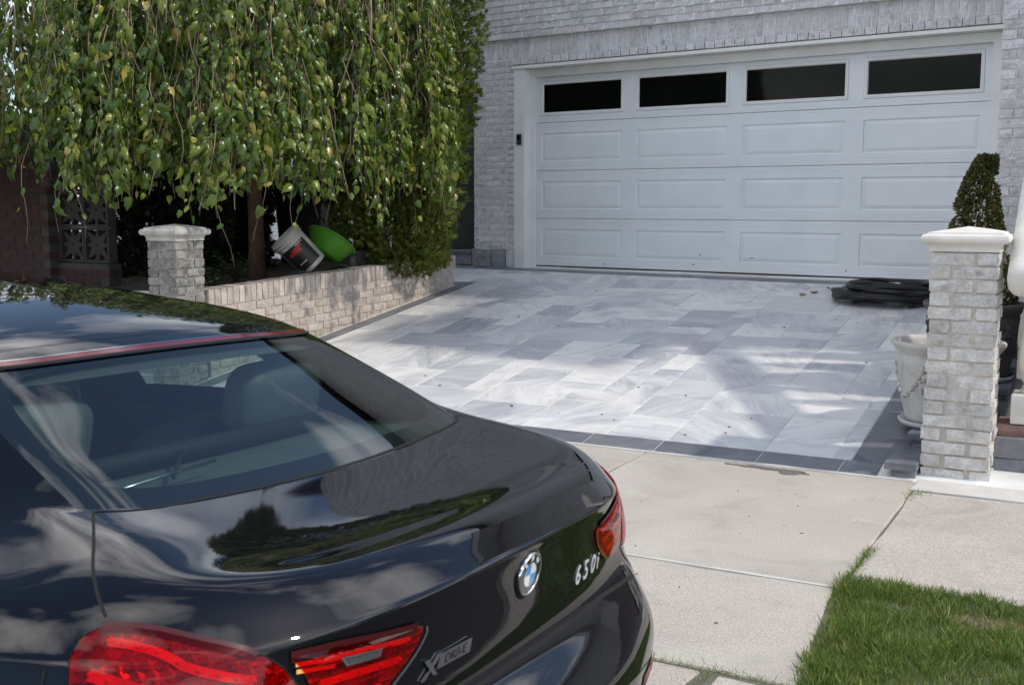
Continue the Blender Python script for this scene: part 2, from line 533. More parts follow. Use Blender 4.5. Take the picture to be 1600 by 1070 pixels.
    leafmat('grass_blade', (0.070, 0.130, 0.024), (0.130, 0.200, 0.042), (0.23, 0.27, 0.085), (0.40, 0.35, 0.17), 0.5, 0.25, (0.1, 0.5, 0.84, 0.94))
    leafmat('leaf_far', (0.014, 0.026, 0.010), (0.026, 0.042, 0.014), (0.045, 0.062, 0.02), (0.06, 0.07, 0.03), 0.6, 0.1)
    t = NT('bark'); v = t.coords(vec=(8, 8, 1.6)); n = t.noise(v, 6, 8, 0.7)
    t.set(t.ramp(n, [(0.3, (0.045, 0.026, 0.017)), (0.7, (0.16, 0.085, 0.055))]), 0.9, t.bump(n, 0.9, 0.015))
    m_plain('bark_dark', (0.022, 0.017, 0.013), 0.9, 0.4, 12, 0.6, 50)
    m_plain('twig', (0.30, 0.215, 0.155), 0.65, 0.35, 9)
    m_plain('dead_leaf', (0.20, 0.085, 0.04), 0.8, 0.4, 30)
    m_plain('dry_leaf_tan', (0.36, 0.27, 0.15), 0.8, 0.3, 30)
    m_plain('dirt_speck', (0.10, 0.085, 0.075), 0.9, 0.3, 30)
    m_plain('straw', (0.36, 0.26, 0.15), 0.9, 0.4, 40)
    # things in the bed
    m_plain('bucket_white', (0.48, 0.46, 0.42), 0.45, 0.1)
    m_plain('bucket_label', (0.02, 0.02, 0.021), 0.35, 0.1)
    m_plain('label_red', (0.42, 0.03, 0.02), 0.4, 0.2, 40)
    m_plain('label_grey', (0.34, 0.34, 0.33), 0.4, 0.2, 40)
    m_plain('basin_green', (0.085, 0.29, 0.025), 0.35, 0.06)
    m_plain('cone_red', (0.38, 0.03, 0.02), 0.5, 0.2)
    m_plain('bin_black', (0.012, 0.013, 0.014), 0.45, 0.2)
    m_plain('bin_blue', (0.012, 0.02, 0.05), 0.45, 0.2)
    m_plain('bin_mark', (0.03, 0.16, 0.08), 0.6, 0.1)
    m_plain('crate_grey', (0.045, 0.046, 0.045), 0.7, 0.3, 10, 0.3)
    m_plain('white_plastic', (0.70, 0.70, 0.68), 0.5, 0.06)
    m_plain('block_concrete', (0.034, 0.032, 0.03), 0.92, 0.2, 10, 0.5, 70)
    m_plain('roof_shingle', (0.06, 0.058, 0.056), 0.9, 0.3, 20, 0.4, 60)
    m_plain('stair_red', (0.26, 0.165, 0.135), 0.9, 0.25, 12, 0.5, 60)
    # car
    t = NT('car_paint')
    v = t.coords()
    t.set((0.0035, 0.004, 0.006), 0.35, None, Specular_IOR_Level=0.0, Coat_Weight=1.0, Coat_Roughness=0.022, Coat_IOR=1.5)
    t = NT('car_gap'); t.set((0.002, 0.002, 0.002), 0.8)
    t = NT('gloss_black'); t.set((0.004, 0.004, 0.005), 0.06)
    t = NT('frit'); t.set((0.006, 0.007, 0.009), 0.25)
    t = NT('chrome'); t.set((0.78, 0.78, 0.79), 0.10, None, Metallic=1.0)
    t = NT('satin_chrome'); t.set((0.62, 0.62, 0.64), 0.22, None, Metallic=1.0)
    def glassmat(name, tint, ior=1.5, gloss=0.0):
        t = NT(name)
        tr = t.new("ShaderNodeBsdfTransparent"); tr.inputs['Color'].default_value = (*tint, 1)
        gl = t.new("ShaderNodeBsdfGlossy"); gl.inputs['Roughness'].default_value = gloss
        lw = t.new("ShaderNodeLayerWeight"); lw.inputs['Blend'].default_value = 0.5
        f0 = 1.6 * ((ior - 1) / (ior + 1)) ** 2        # two faces of the pane, same from inside and outside
        fr = t.math('ADD', t.math('MULTIPLY', t.math('POWER', lw.outputs['Facing'], 5.0), 1 - f0), f0)
        mx = t.new("ShaderNodeMixShader")
        t.l.new(fr, mx.inputs['Fac']); t.l.new(tr.outputs[0], mx.inputs[1]); t.l.new(gl.outputs[0], mx.inputs[2])
        t.l.new(mx.outputs[0], t.out.inputs['Surface'])
        return t.m
    glassmat('car_glass', (0.50, 0.62, 0.59), 1.78)
    glassmat('car_side_glass', (0.66, 0.76, 0.71), 1.5)
    glassmat('lamp_lens', (0.80, 0.03, 0.035), 1.32)
    glassmat('lamp_lens_dark', (0.40, 0.012, 0.012), 1.55)
    glassmat('lamp_lens_clear', (0.85, 0.82, 0.80), 1.5)
    m_plain('lamp_reflector', (0.80, 0.40, 0.36), 0.35, 0.25, 18)
    m_plain('lamp_led', (0.85, 0.50, 0.45), 0.35, 0.1)
    m_plain('lamp_amber', (0.80, 0.42, 0.12), 0.3, 0.1)
    t = NT('lamp_red')
    v = t.coords()
    vo = t.new("ShaderNodeTexVoronoi", feature='F1', distance='CHEBYCHEV'); vo.inputs['Scale'].default_value = 75; vo.inputs['Randomness'].default_value = 0.15
    t.l.new(v, vo.inputs['Vector'])
    c = t.ramp(t.noise(v, 22, 4), [(0.35, (0.16, 0.03, 0.03)), (0.65, (0.50, 0.13, 0.12))])
    t.set(c, 0.22, t.bump(vo.outputs['Distance'], 0.9, 0.01), Metallic=0.35)
    t = NT('lamp_dark'); t.set((0.05, 0.004, 0.005), 0.3)
    t = NT('badge_silver'); t.set((0.74, 0.74, 0.75), 0.38, None, Metallic=0.35)
    t = NT('brake_strip'); t.set((0.13, 0.004, 0.006), 0.12, None, Coat_Weight=0.5)
    m_plain('leather', (0.13, 0.14, 0.14), 0.5, 0.1, 30, 0.1, 200)
    m_plain('leather_dark', (0.055, 0.06, 0.065), 0.5, 0.1, 30, 0.1, 200)
    m_plain('shelf_cloth', (0.13, 0.145, 0.14), 0.9, 0.15, 14)
    m_plain('headliner', (0.10, 0.105, 0.11), 0.9, 0.08)
    m_plain('interior_dark', (0.02, 0.021, 0.023), 0.7, 0.2)
    m_plain('tyre', (0.012, 0.012, 0.012), 0.75, 0.2)
    m_plain('rim_alloy', (0.48, 0.48, 0.50), 0.28, 0.08, Metallic=1.0)
    t = NT('badge_blue'); t.set((0.05, 0.33, 0.72), 0.15, None, Coat_Weight=1.0)
    t = NT('badge_white'); t.set((0.82, 0.83, 0.84), 0.15, None, Coat_Weight=1.0)
    t = NT('badge_black'); t.set((0.008, 0.008, 0.009), 0.12, None, Coat_Weight=1.0)
build_materials()
M = MATS
# ================================================================== setting
def clip_poly(poly, n, c):
    """keep the part of a 2D polygon with n.p <= c"""
    out = []
    for i in range(len(poly)):
        a, b = np.array(poly[i]), np.array(poly[(i + 1) % len(poly)])
        da, db = n @ a - c, n @ b - c
        if da <= 0: out.append(tuple(a))
        if da * db < 0:
            out.append(tuple(a + (b - a) * (da / (da - db))))
    return out

def slab_mesh(name, poly, ztop, thick, bevel=0.004, zfn=None):
    """a paver: 2D outline (street frame), top at ztop or following zfn, chamfered upper edge; origin at its middle"""
    cx = sum(p[0] for p in poly) / len(poly); cy = sum(p[1] for p in poly) / len(poly)
    zc = zfn(cx, cy) if zfn else ztop
    n = len(poly)
    v = []
    def inset(p):
        d = np.array([cx - p[0], cy - p[1]]); L = np.linalg.norm(d)
        q = np.array(p) + d / L * bevel * 1.4
        return q
    for p in poly:
        z = zfn(*p) if zfn else ztop
        v.append((p[0] - cx, p[1] - cy, z - zc - thick))
    for p in poly:
        z = zfn(*p) if zfn else ztop
        v.append((p[0] - cx, p[1] - cy, z - zc - bevel))
    for p in poly:
        q = inset(p); z = zfn(*q) if zfn else ztop
        v.append((q[0] - cx, q[1] - cy, z - zc))
    f = []
    for i in range(n):
        j = (i + 1) % n
        f.append((i, j, n + j, n + i)); f.append((n + i, n + j, 2 * n + j, 2 * n + i))
    f.append(tuple(range(2 * n, 3 * n)))
    return mesh(name, v, f), (cx, cy, zc)

def rect(x0, x1, y0, y1):
    return [(x0, y0), (x1, y0), (x1, y1), (x0, y1)]

def street_empty(name, mat, me=None, **kw):
    o = bpy.data.objects.new(name, me)
    if me is not None: me.materials.append(mat)
    COL.objects.link(o)
    o.location = (P0[0], P0[1], 0); o.rotation_euler = (0, 0, TH)
    tag(o, **kw)
    return o

# the ground as one sheet to the horizon, the street on it
gm = MB().add([(-400, -400, -0.012), (400, -400, -0.012), (400, 400, -0.012), (-400, 400, -0.012)], [(0, 1, 2, 3)])
gm.build('ground', M['far_ground'])["kind"] = "structure"
street = street_empty('street', M['asphalt'], mesh('street', [(-300, -11.5, 0), (300, -11.5, 0), (300, -3.0, 0), (-300, -3.0, 0)], [(0, 1, 2, 3)]), kind='structure')

# sidewalk, apron and kerb: a joint bed with slabs on it
walk = street_empty('sidewalk', M['stain'], mesh('sidewalk', [(-60, -3.02, 0.036), (60, -3.02, 0.036), (60, 0.02, 0.036), (-60, 0.02, 0.036)], [(0, 1, 2, 3)]), kind='structure')
rs = random.Random(3)
def rough_rect(x0, x1, y0, y1, a=0.006, step=0.16):
    """slab outline with worn, slightly wandering edges"""
    p = []
    def run(ax, ay, bx, by):
        n = max(2, int(math.hypot(bx - ax, by - ay) / step))
        for i in range(n):
            t = i / n
            j = 0 if i == 0 else rs.uniform(-a, a)
            dx, dy = bx - ax, by - ay
            L = math.hypot(dx, dy)
            p.append((ax + dx * t - dy / L * j, ay + dy * t + dx / L * j))
    run(x0, y0, x1, y0); run(x1, y0, x1, y1); run(x1, y1, x0, y1); run(x0, y1, x0, y0)
    return p
SLABS = [(-1.30, 0.215, -1.855, -0.012), (-3.1, -1.312, -1.855, -0.012), (-4.9, -3.112, -1.855, -0.012), (-6.9, -4.912, -1.855, -0.012),
         (-8.9, -6.912, -1.855, -0.012), (0.222, 2.0, -1.735, -0.215), (2.015, 3.8, -1.735, -0.215), (3.815, 5.6, -1.735, -0.215)]
for s in SLABS:
    me, c = slab_mesh('slab', rough_rect(*s), WALK_Z, 0.035, 0.005)
    obj('slab', me, M['concrete'], walk, c)
_ap = rough_rect(-1.85, 0.195, -2.82, -1.872, 0.008)
_ap = [(x + (.10 * (-1.872 - y) / .95 if x > .1 else 0), y) for x, y in _ap]
me, c = slab_mesh('apron_slab', _ap, WALK_Z - 0.004, 0.035, 0.006)
obj('apron_slab', me, M['concrete'], walk, c)
for s in [ (-3.9, -1.865, -2.82, -1.872), (-5.9, -3.915, -2.82, -1.872)]:
    me, c = slab_mesh('apron_slab', rough_rect(*s, 0.008), WALK_Z - 0.004, 0.035, 0.006)
    obj('apron_slab', me, M['concrete'], walk, c)
for s in [(-1.72, 0.012, -3.03, -2.838), (0.045, 1.5, -3.03, -2.842), (1.52, 3.3, -3.03, -2.845), (-3.5, -1.74, -3.03, -2.838), (-5.3, -3.52, -3.03, -2.838)]:
    me, c = slab_mesh('kerb_stone', rough_rect(*s, 0.016, 0.12), WALK_Z - 0.006 + rs.uniform(-.004, .004), 0.075, 0.014)
    obj('kerb_stone', me, M['concrete'], walk, c)
me, c = slab_mesh('cement_strip', rough_rect(0.20, 2.6, -0.20, 0.10, 0.02), WALK_Z + 0.004, 0.03, 0.004)
obj('cement_strip', me, M['cement_smear'], walk, c)
me, c = slab_mesh('cement_strip', rough_rect(-6.5, 0.19, -0.026, 0.004, 0.004), WALK_Z + 0.006, 0.03, 0.003)
obj('cement_strip', me, M['cement_smear'], walk, c)
# a tooled score line beside the joint, the old cement spill and small stains
def blob(cx, cy, rx, ry, n=18, seed=0, rot=0.0):
    r = random.Random(seed)
    out = []
    for i in range(n):
        a = 2 * math.pi * i / n
        k = r.uniform(0.55, 1.1)
        x, y = rx * k * math.cos(a), ry * k * math.sin(a)
        out.append((cx + x * math.cos(rot) - y * math.sin(rot), cy + x * math.sin(rot) + y * math.cos(rot)))
    return out
for (cx, cy, rx, ry, sd) in [(-0.60, -0.085, 0.22, 0.035, 1), (-0.42, -0.13, 0.09, 0.05, 2), (-0.50, -0.10, 0.16, 0.03, 5)]:
    me, c = slab_mesh('stain', blob(cx, cy, rx, ry, 22, sd), WALK_Z + 0.003 + sd * .0006, 0.004, 0.0015)
    obj('stain', me, M['stain'], walk, c)
for i in range(16):
    cx, cy = rs.uniform(-1.1, .1), rs.uniform(-2.7, -.4)
    me, c = slab_mesh('stain', blob(cx, cy, rs.uniform(.003, .011), rs.uniform(.003, .009), 8, i), WALK_Z + 0.0022, 0.004, 0.0008)
    obj('stain', me, M['stain'], walk, c)
me, c = slab_mesh('score_line', rect(0.085, 0.093, -0.95, -0.20), WALK_Z + 0.0018, 0.004, 0.0008)
obj('score_line', me, M['concrete'], walk, c)
me, c = slab_mesh('joint_filler', rough_rect(-1.84, 0.19, -1.872, -1.855, 0.003), WALK_Z + 0.0005, 0.02, 0.002)
obj('joint_filler', me, M['cement_smear'], walk, c)

# ------------------------------------------------------------------ the drive
DX0, DX1 = -5.20, -0.175
def drive_grid():
    n, mrow = 30, 26
    v, f = [], []
    for j in range(mrow + 1):
        for i in range(n + 1):
            x = -6.9 + (0.75 + 6.9) * i / n; y = 5.6 * j / mrow
            v.append((x, y, zdrive(x, y) - 0.0038))
    for j in range(mrow):
        for i in range(n):
            a = j * (n + 1) + i
            f.append((a, a + 1, a + n + 2, a + n + 1))
    return mesh('driveway', v, f)
drive = street_empty('driveway', M['grout'], drive_grid(), kind='structure')
NB = np.array([E1[1], E2[1]])              # world y = P0y + NB.(x, y)
def back_clip(p, wy): return clip_poly(p, NB, wy - P0[1])
def lay(name, mat, x0, x1, y0, y1, wy=10.36, gap=0.0028, lift=0.0):
    p = rect(x0 + gap, x1 - gap, y0 + gap, y1 - gap)
    if wy is not None: p = back_clip(p, wy)
    if len(p) < 3: return
    ar = 0.5 * abs(sum(p[i][0] * p[(i + 1) % len(p)][1] - p[(i + 1) % len(p)][0] * p[i][1] for i in range(len(p))))
    if ar < 0.004: return
    me, c = slab_mesh(name, p, 0, 0.02, 0.0018, lambda a, b: zdrive(a, b) + lift)
    obj(name, me, mat, drive, c)
rt = random.Random(21)
CELL = 0.2045
NX, NY = 24, 28
FX0, FX1 = -5.045, -0.27
cw = (FX1 - FX0) / NX
occ = [[False] * NX for _ in range(NY)]
SHAPES = [(3, 2)] * 6 + [(2, 2)] * 3 + [(3, 3)] * 2 + [(2, 1)] * 2 + [(4, 2)] * 3 + [(2, 3)] * 2
for j in range(NY):
    for i in range(NX):
        if occ[j][i]: continue
        opts = SHAPES[:]
        rt.shuffle(opts)
        opts += [(2, 1), (1, 2), (1, 1)]
        for (a, b) in opts:
            if i + a <= NX and j + b <= NY and all(not occ[jj][ii] for jj in range(j, j + b) for ii in range(i, i + a)):
                for jj in range(j, j + b):
                    for ii in range(i, i + a): occ[jj][ii] = True
                lay('tile', M['marble'], FX0 + cw * i, FX0 + cw * (i + a), 0.205 + CELL * j, 0.205 + CELL * (j + b), 10.37, lift=rt.uniform(-.0006, .0006))
                break
# narrow rows at the right edge and in the wing beyond the planter
y = 0.205
while y < 5.4:
    L = rt.choice([.41, .61, .31])
    lay('tile', M['marble'], FX1, DX1, y, y + L, 10.37); y += L
for j in range(5):
    x = -6.8 + (0.13 if j % 2 else 0)
    while x < -5.05:
        lay('tile', M['marble'], x, min(x + .41, -5.045), 4.42 + j * .2045, 4.42 + (j + 1) * .2045, 10.37); x += .41
# dark border courses
x = -5.2
while x < 0.0:
    L = rt.choice([.61, .61, .46, .56])
    if x + L > -0.12: L = 0.0 - x
    lay('border_tile', M['slate_marble'], x, x + L, 0.0, 0.205, None); x += L
    if abs(x) < 1e-6: break
y = 0.205
while y < 4.42:
    L = rt.choice([.41, .46, .36])
    y1 = min(y + L, 4.42)
    lay('border_tile', M['slate_marble'], DX0 + .0, FX0, y, y1, 10.37); y = y1
y = 0.205
while y < 5.4:
    L = rt.choice([.41, .43, .46])
    lay('border_tile', M['slate_marble'], DX1, 0.095 if y < .5 else 0.2, y, y + L, 10.37); y += L
x = -6.8
while x < -5.25:
    lay('border_tile', M['slate_marble'], x, min(x + .46, -5.2), 4.26, 4.42, None); x += .46
# border against the house, in house direction
def lay_world(name, mat, X0, X1, Y0, Y1, gap=.002):
    p = []
    for (X, Y) in rect(X0 + gap, X1 - gap, Y0 + gap, Y1 - gap):
        d = np.array([X, Y]) - P0
        p.append((float(d @ E1), float(d @ E2)))
    me, c = slab_mesh(name, p, 0, .02, .0018, zdrive)
    obj(name, me, mat, drive, c)
X = -8.6
while X < -2.0:
    L = rt.choice([.61, .5, .56]); lay_world('border_tile', M['slate_marble'], X, X + L, 10.372, 10.53); X += L
X = -7.6
while X < -2.3:
    lay_world('threshold', M['cement_smear'], X, X + 1.2, 10.532, 10.80); X += 1.2

# ------------------------------------------------------------------ stepped ledge beside the drive
ledge = street_empty('stepped_ledge', None, None, label='stepped grey slate ledge climbing beside the drive behind the pale pillar', cat='steps')
for k in range(7):
    y0 = 0.015 + 0.44 * k; y1 = y0 + 0.445 if k < 6 else 2.75
    zt = 0.135 + 0.078 * k
    xl = 0.035 if k == 0 else 0.075
    xr = .20 if k == 0 else .52
    mb = MB(); mb.box(xl + .03, xr - .01, y0 + .03, y1 + .2, zdrive(xl, y0) - .03, zt - .042); mb.build('riser', M['rock_face'], ledge)
    mb = MB(); mb.box(xl, xr, y0, y1 + .02, zt - .041, zt, .006); mb.build('tread', M['slate_marble'], ledge)
# ================================================================== bricks
_bcache = {}
def brick_me(dims, mat, rough=0.0035, var=None, rnd=random.Random(5)):
    key = (round(dims[0], 3), round(dims[1], 3), round(dims[2], 3), mat.name, round(rough, 4))
    lst = _bcache.setdefault(key, [])
    if len(lst) < 5:
        lx, ly, lz = dims
        nx, ny, nz = 3, 1, 2
        if lz > lx: nx, nz = 2, 3
        idx, v, f = {}, [], []
        def vid(i, j, k):
            if (i, j, k) not in idx:
                x, y, z = (i / nx - .5) * lx, (j / ny - .5) * ly, (k / nz - .5) * lz
                ex, ez = i in (0, nx), k in (0, nz)
                sgn = -1 if j == 0 else 1
                y += -sgn * (rnd.uniform(0, rough) + (rough * .55 if ex else 0) + (rough * .4 if ez else 0))
                x += rnd.uniform(-.5, .5) * rough * (1 if ex else 2)
                z += rnd.uniform(-.5, .5) * rough
                idx[(i, j, k)] = len(v); v.append((x, y, z))
            return idx[(i, j, k)]
        for i in range(nx):
            for k in range(nz):
                f.append((vid(i, 0, k), vid(i + 1, 0, k), vid(i + 1, 0, k + 1), vid(i, 0, k + 1)))
                f.append((vid(i, 1, k + 1), vid(i + 1, 1, k + 1), vid(i + 1, 1, k), vid(i, 1, k)))
            for j in range(ny):
                f.append((vid(i, j, 0), vid(i, j + 1, 0), vid(i + 1, j + 1, 0), vid(i + 1, j, 0)))
                f.append((vid(i, j, nz), vid(i + 1, j, nz), vid(i + 1, j + 1, nz), vid(i, j + 1, nz)))
        for k in range(nz):
            f.append((vid(0, 1, k), vid(0, 0, k), vid(0, 0, k + 1), vid(0, 1, k + 1)))
            f.append((vid(nx, 0, k), vid(nx, 1, k), vid(nx, 1, k + 1), vid(nx, 0, k + 1)))
        m = mesh('brick', v, f)
        m.materials.append(mat)
        lst.append(m)
        return m
    return rnd.choice(lst)

def place_bricks(specs, parent, mat, view=None, limit=300, name='brick', stuff_name='brickwork', rough=.0035):
    """specs: (x, y, z, rotz, (l, d, h)) in the parent's frame; the nearest `limit` become objects, the rest one mesh"""
    if view is not None and len(specs) > limit:
        specs = sorted(specs, key=view)
    jr = random.Random(len(specs))
    for s in specs[:limit]:
        me = brick_me(s[4], mat, rough)
        obj(name, me, mat, parent, (s[0], s[1], s[2]), (0, jr.uniform(-.006, .006), s[3] + jr.uniform(-.008, .008)))
    rest = specs[limit:]
    if rest:
        vs, fs, k = [], [], 0
        for s in rest:
            me = brick_me(s[4], mat, rough)
            ca, sa = math.cos(s[3]), math.sin(s[3])
            for q in me.vertices:
                vs.append((s[0] + q.co.x * ca - q.co.y * sa, s[1] + q.co.x * sa + q.co.y * ca, s[2] + q.co.z))
            for p in me.polygons:
                fs.append(tuple(i + k for i in p.vertices))
            k += len(me.vertices)
        o = obj(stuff_name, mesh(stuff_name, vs, fs), mat, parent)
        o["kind"] = "stuff"

CH = 0.0705         # course height
def cap_profile(mb, half, z0):
    """moulded square pillar cap: cove, torus edge, shallow pyramid"""
    prof = [(half * 1.02, 0.0), (half * 1.02, .022), (half * 1.07, .040), (half * 1.20, .044), (half * 1.245, .052), (half * 1.265, .066), (half * 1.245, .080), (half * 1.20, .088), (half * 1.10, .091), (half * 1.09, .099), (half * .55, .114), (0.004, .128)]
    v, f = [], []
    for (h, z) in prof:
        v += [(-h, -h, z0 + z), (h, -h, z0 + z), (h, h, z0 + z), (-h, h, z0 + z)]
    for i in range(len(prof) - 1):
        for k in range(4):
            f.append((i * 4 + k, i * 4 + (k + 1) % 4, (i + 1) * 4 + (k + 1) % 4, (i + 1) * 4 + k))
    f.append((3, 2, 1, 0)); f.append(tuple(range((len(prof) - 1) * 4, len(prof) * 4)))
    mb.add(v, f)

def pillar(name, label, cx, cy, z0, courses, brickmat, mortarmat, capmat, w=0.335, plinth=0, ch=CH):
    p = thing(name, label, 'pillar', S(cx, cy, 0), TH)
    h = w / 2
    MB().box(-h + .011, h - .011, -h + .011, h - .011, z0 - .05, z0 + courses * ch - .004).build('core', M[mortarmat], p)
    specs = []
    d, L = 0.112, w - 0.112 - 0.009
    for c in range(courses):
        z = z0 + (c + .5) * ch
        e = 0.012 if c < plinth else 0.0
        jig = random.Random(c * 7 + int(abs(cx) * 10)).uniform(-.003, .003)
        for q in range(4):
            jig = random.Random(c * 31 + q * 7).uniform(-.006, .005)
            a = q * math.pi / 2
            fl = 1 if c % 2 == 0 else -1
            # long brick along side q, pushed to one end; its neighbour shows its header
            ox = fl * (-(w - L) / 2); oy = -(h - d / 2) - e + jig
            x = ox * math.cos(a) - oy * math.sin(a); y = ox * math.sin(a) + oy * math.cos(a)
            specs.append((x, y, z, a, (L, d, ch - 0.010)))
    place_bricks(specs, p, M[brickmat], rough=.006)
    mb = MB(); cap_profile(mb, h, z0 + courses * ch)
    mb.build('cap', M[capmat], p)
    return p
pillar('brick_pillar', 'pale rough brick gate pillar with a cream cap beside the stone steps', 0.372, 0.285, WALK_Z - .01, 17, 'brick_pale', 'mortar', 'cast_stone', plinth=5, ch=.0712)
pillar('brick_pillar', 'weathered grey brick pillar with a grey cap under the weeping tree', -5.36, 0.345, WALK_Z - .01, 17, 'brick_weathered', 'mortar_old', 'cast_stone_old', w=.30, ch=.0690)

# ------------------------------------------------------------------ planter wall along the drive
pw = thing('planter_wall', 'low rose-beige brick planter wall with a soldier course, along the left of the drive', 'wall', S(-5.22, 0, 0), TH)
PT0, PT1 = 0.82, 0.945           # top height at the near and the far end
PY0, PY1 = 0.54, 4.25
def ptop(y): return PT0 + (PT1 - PT0) * (y - PY0) / (PY1 - PY0)
# core, following the slope of the drive
cv = [(-.18, PY0, 0.0), (-.012, PY0, 0.0), (-.012, PY1 - .01, .3), (-.18, PY1 - .01, .3), (-.18, PY0, PT0 - .012), (-.012, PY0, PT0 - .012), (-.012, PY1 - .01, PT1 - .012), (-.18, PY1 - .01, PT1 - .012)]
cf = [(3, 2, 1, 0), (4, 5, 6, 7), (0, 1, 5, 4), (1, 2, 6, 5), (2, 3, 7, 6), (3, 0, 4, 7)]
MB().add(cv, cf).build('core', M['mortar'], pw)
MB().box(-1.6, -.181, PY1 - .17, PY1 - .012, .3, PT1 - .012).build('core', M['mortar'], pw)
specs = []
SH = 0.135                       # soldier height
y = PY0 + .035
while y < PY1:
    specs.append((-.095, y, ptop(y) - SH / 2 + random.uniform(-.002, .002), math.pi / 2, (.062, .19, SH)))
    y += .0705
for c in range(9):
    y = PY0 + (0.0 if c % 2 else -.11)
    while y < PY1:
        y1 = min(y + .215, PY1); y0 = max(y, PY0)
        if y1 - y0 > .05:
            ym = (y0 + y1) / 2
            z = ptop(ym) - SH - .008 - (c + .5) * CH
            if z + CH / 2 > zdrive(.0 - 5.2, ym) + .005:
                specs.append((-.05, ym, z, math.pi / 2, (round(y1 - y0 - .009, 2), .10, CH - .008)))
        y += .222
for c in range(7):
    x = -.19
    while x > -1.5:
        z = PT1 - SH - .008 - (c + .5) * CH
        if c == 0: specs.append((x - .1, PY1 - .09, PT1 - SH / 2, 0, (.2, .18, SH)))
        specs.append((x - .1, PY1 - .05, z, 0, (.206, .10, CH - .008))); x -= .215
place_bricks(specs, pw, M['brick_rose'], view=lambda s: -s[0] * 10 + s[1], limit=300, rough=.003)

# soil of the bed behind it
sv, sf = [], []
rb = random.Random(9)
NXs, NYs = 26, 24
for j in range(NYs + 1):
    for i in range(NXs + 1):
        x = -9.6 + (9.6 - 5.40) * i / NXs; y = 0.5 + (4.14 - .5) * j / NYs
        z = ptop(y) - .055 + .03 * math.sin(x * 3.1 + y * 2.3) + rb.uniform(-.015, .015)
        m_ = math.exp(-(((x + 5.66) / .24) ** 2 + ((y - 2.35) / .38) ** 2))
        z += .13 * m_
        sv.append((x, y, z))
for j in range(NYs):
    for i in range(NXs):
        a = j * (NXs + 1) + i
        sf.append((a, a + 1, a + NXs + 2, a + NXs + 1))
bed = street_empty('planting_bed', M['soil'], mesh('planting_bed', sv, sf, True), kind='structure')
# ================================================================== house
house = thing('brick_house', 'grey tumbled-brick house front with a soldier course over the garage opening', 'house', (0, 0, 0))
BF = 10.545                      # brick face
ZH = 3.03                        # bottom of the header row
WL, WR = -8.07, -1.93            # facade from its left corner to the projecting right block
JL0, JL1 = -7.485, -7.345        # left jamb
# wall cores (behind the bricks)
core = MB()
core.box(WL + .008, JL0, BF + .012, 10.95, .3, ZH)                         # left pier
core.box(WL + .008, WR + .5, BF + .012, 10.95, ZH + .002, ZH + .287)              # over the opening
core.build('wall_core', M['mortar_house'], house)
up = MB(); up.box(WL - .02, WR + .5, BF - .115, 10.95, ZH + .2885 + 9 * CH, 6.6); up.build('upper_wall', M['brick_courses'], house)
up2 = MB(); [up2.box(WL + .008 + .001 * k, WR + .5, BF - .0565 - .0125 * k, 10.9, ZH + .288 + k * CH + .001, ZH + .288 + (k + 1) * CH) for k in range(9)]; up2.build('corbel_core', M['mortar_house'], house)
side = MB(); side.box(WL + .02, WL + .30, 10.951, 19.0, -.1, 6.6); side.build('side_wall', M['brick_courses'], house)
specs = []
hd = 0.10
# left pier: stretchers, then a column of headers beside the jamb
c = 0
z = 0.98
while z < ZH + .03:
    e = 0.0 if c % 2 else 0.105
    x = WL + .075
    specs.append((WL + .034, BF + hd / 2 + .003, z + CH / 2, 0, (.064, hd, CH - .009)))
    xs = x
    while xs < -7.615:
        x1 = min(xs + (.205 if not (xs == x and e) else .10), -7.612)
        if x1 - xs > .04:
            specs.append(((xs + x1) / 2, BF + hd / 2, z + CH / 2, 0, (round(x1 - xs - .009, 2), hd, CH - .009)))
        xs = x1
    specs.append(((-7.592 + JL0) / 2, BF + hd / 2 - .012, z + CH / 2, 0, (.098, hd, CH - .009)))
    z += CH; c += 1
ZT = z
# header row over the opening, slightly proud
x = JL0 - .02
while x < WR + .1:
    specs.append((x + .05, BF + hd / 2 - .016, ZH + .036, 0, (.098, hd, .064))); x += .1075
# soldier course
x = WL + .01
while x < WR + .1:
    specs.append((x + .033, BF + hd / 2, ZH + .075 + .105, 0, (.060, hd, .202))); x += .0705
# corbelled stretcher courses, each stepping out over the one below
for k in range(9):
    z = ZH + .288 + k * CH
    x = WL + (.0 if k % 2 else -.105)
    while x < WR + .1:
        x1 = x + .207
        x0 = max(x, WL)
        specs.append(((x0 + x1) / 2, BF + hd / 2 - .037 - .0125 * k, z + CH / 2, 0, (round(x1 - x0 - .006, 3), hd + .05, CH - .005)))
        x = x1 + .0025
def hview(s):
    dx, dy, dz = s[0], s[1], s[2] - CAM_Z
    f = (-math.sin(R(YAW)), math.cos(R(YAW))); r = (math.cos(R(YAW)), math.sin(R(YAW)))
    d = dx * f[0] + dy * f[1]
    px = 800 + 1761 * (dx * r[0] + dy * r[1]) / d
    py = 317 - 1775 * dz / d
    hid = 0
    if py < -6 or px > 1575 or px < 735: hid = 100
    if px < 762 and py < 330: hid = 50
    return hid + d - 6 * s[4][0] - 8 * s[4][2]
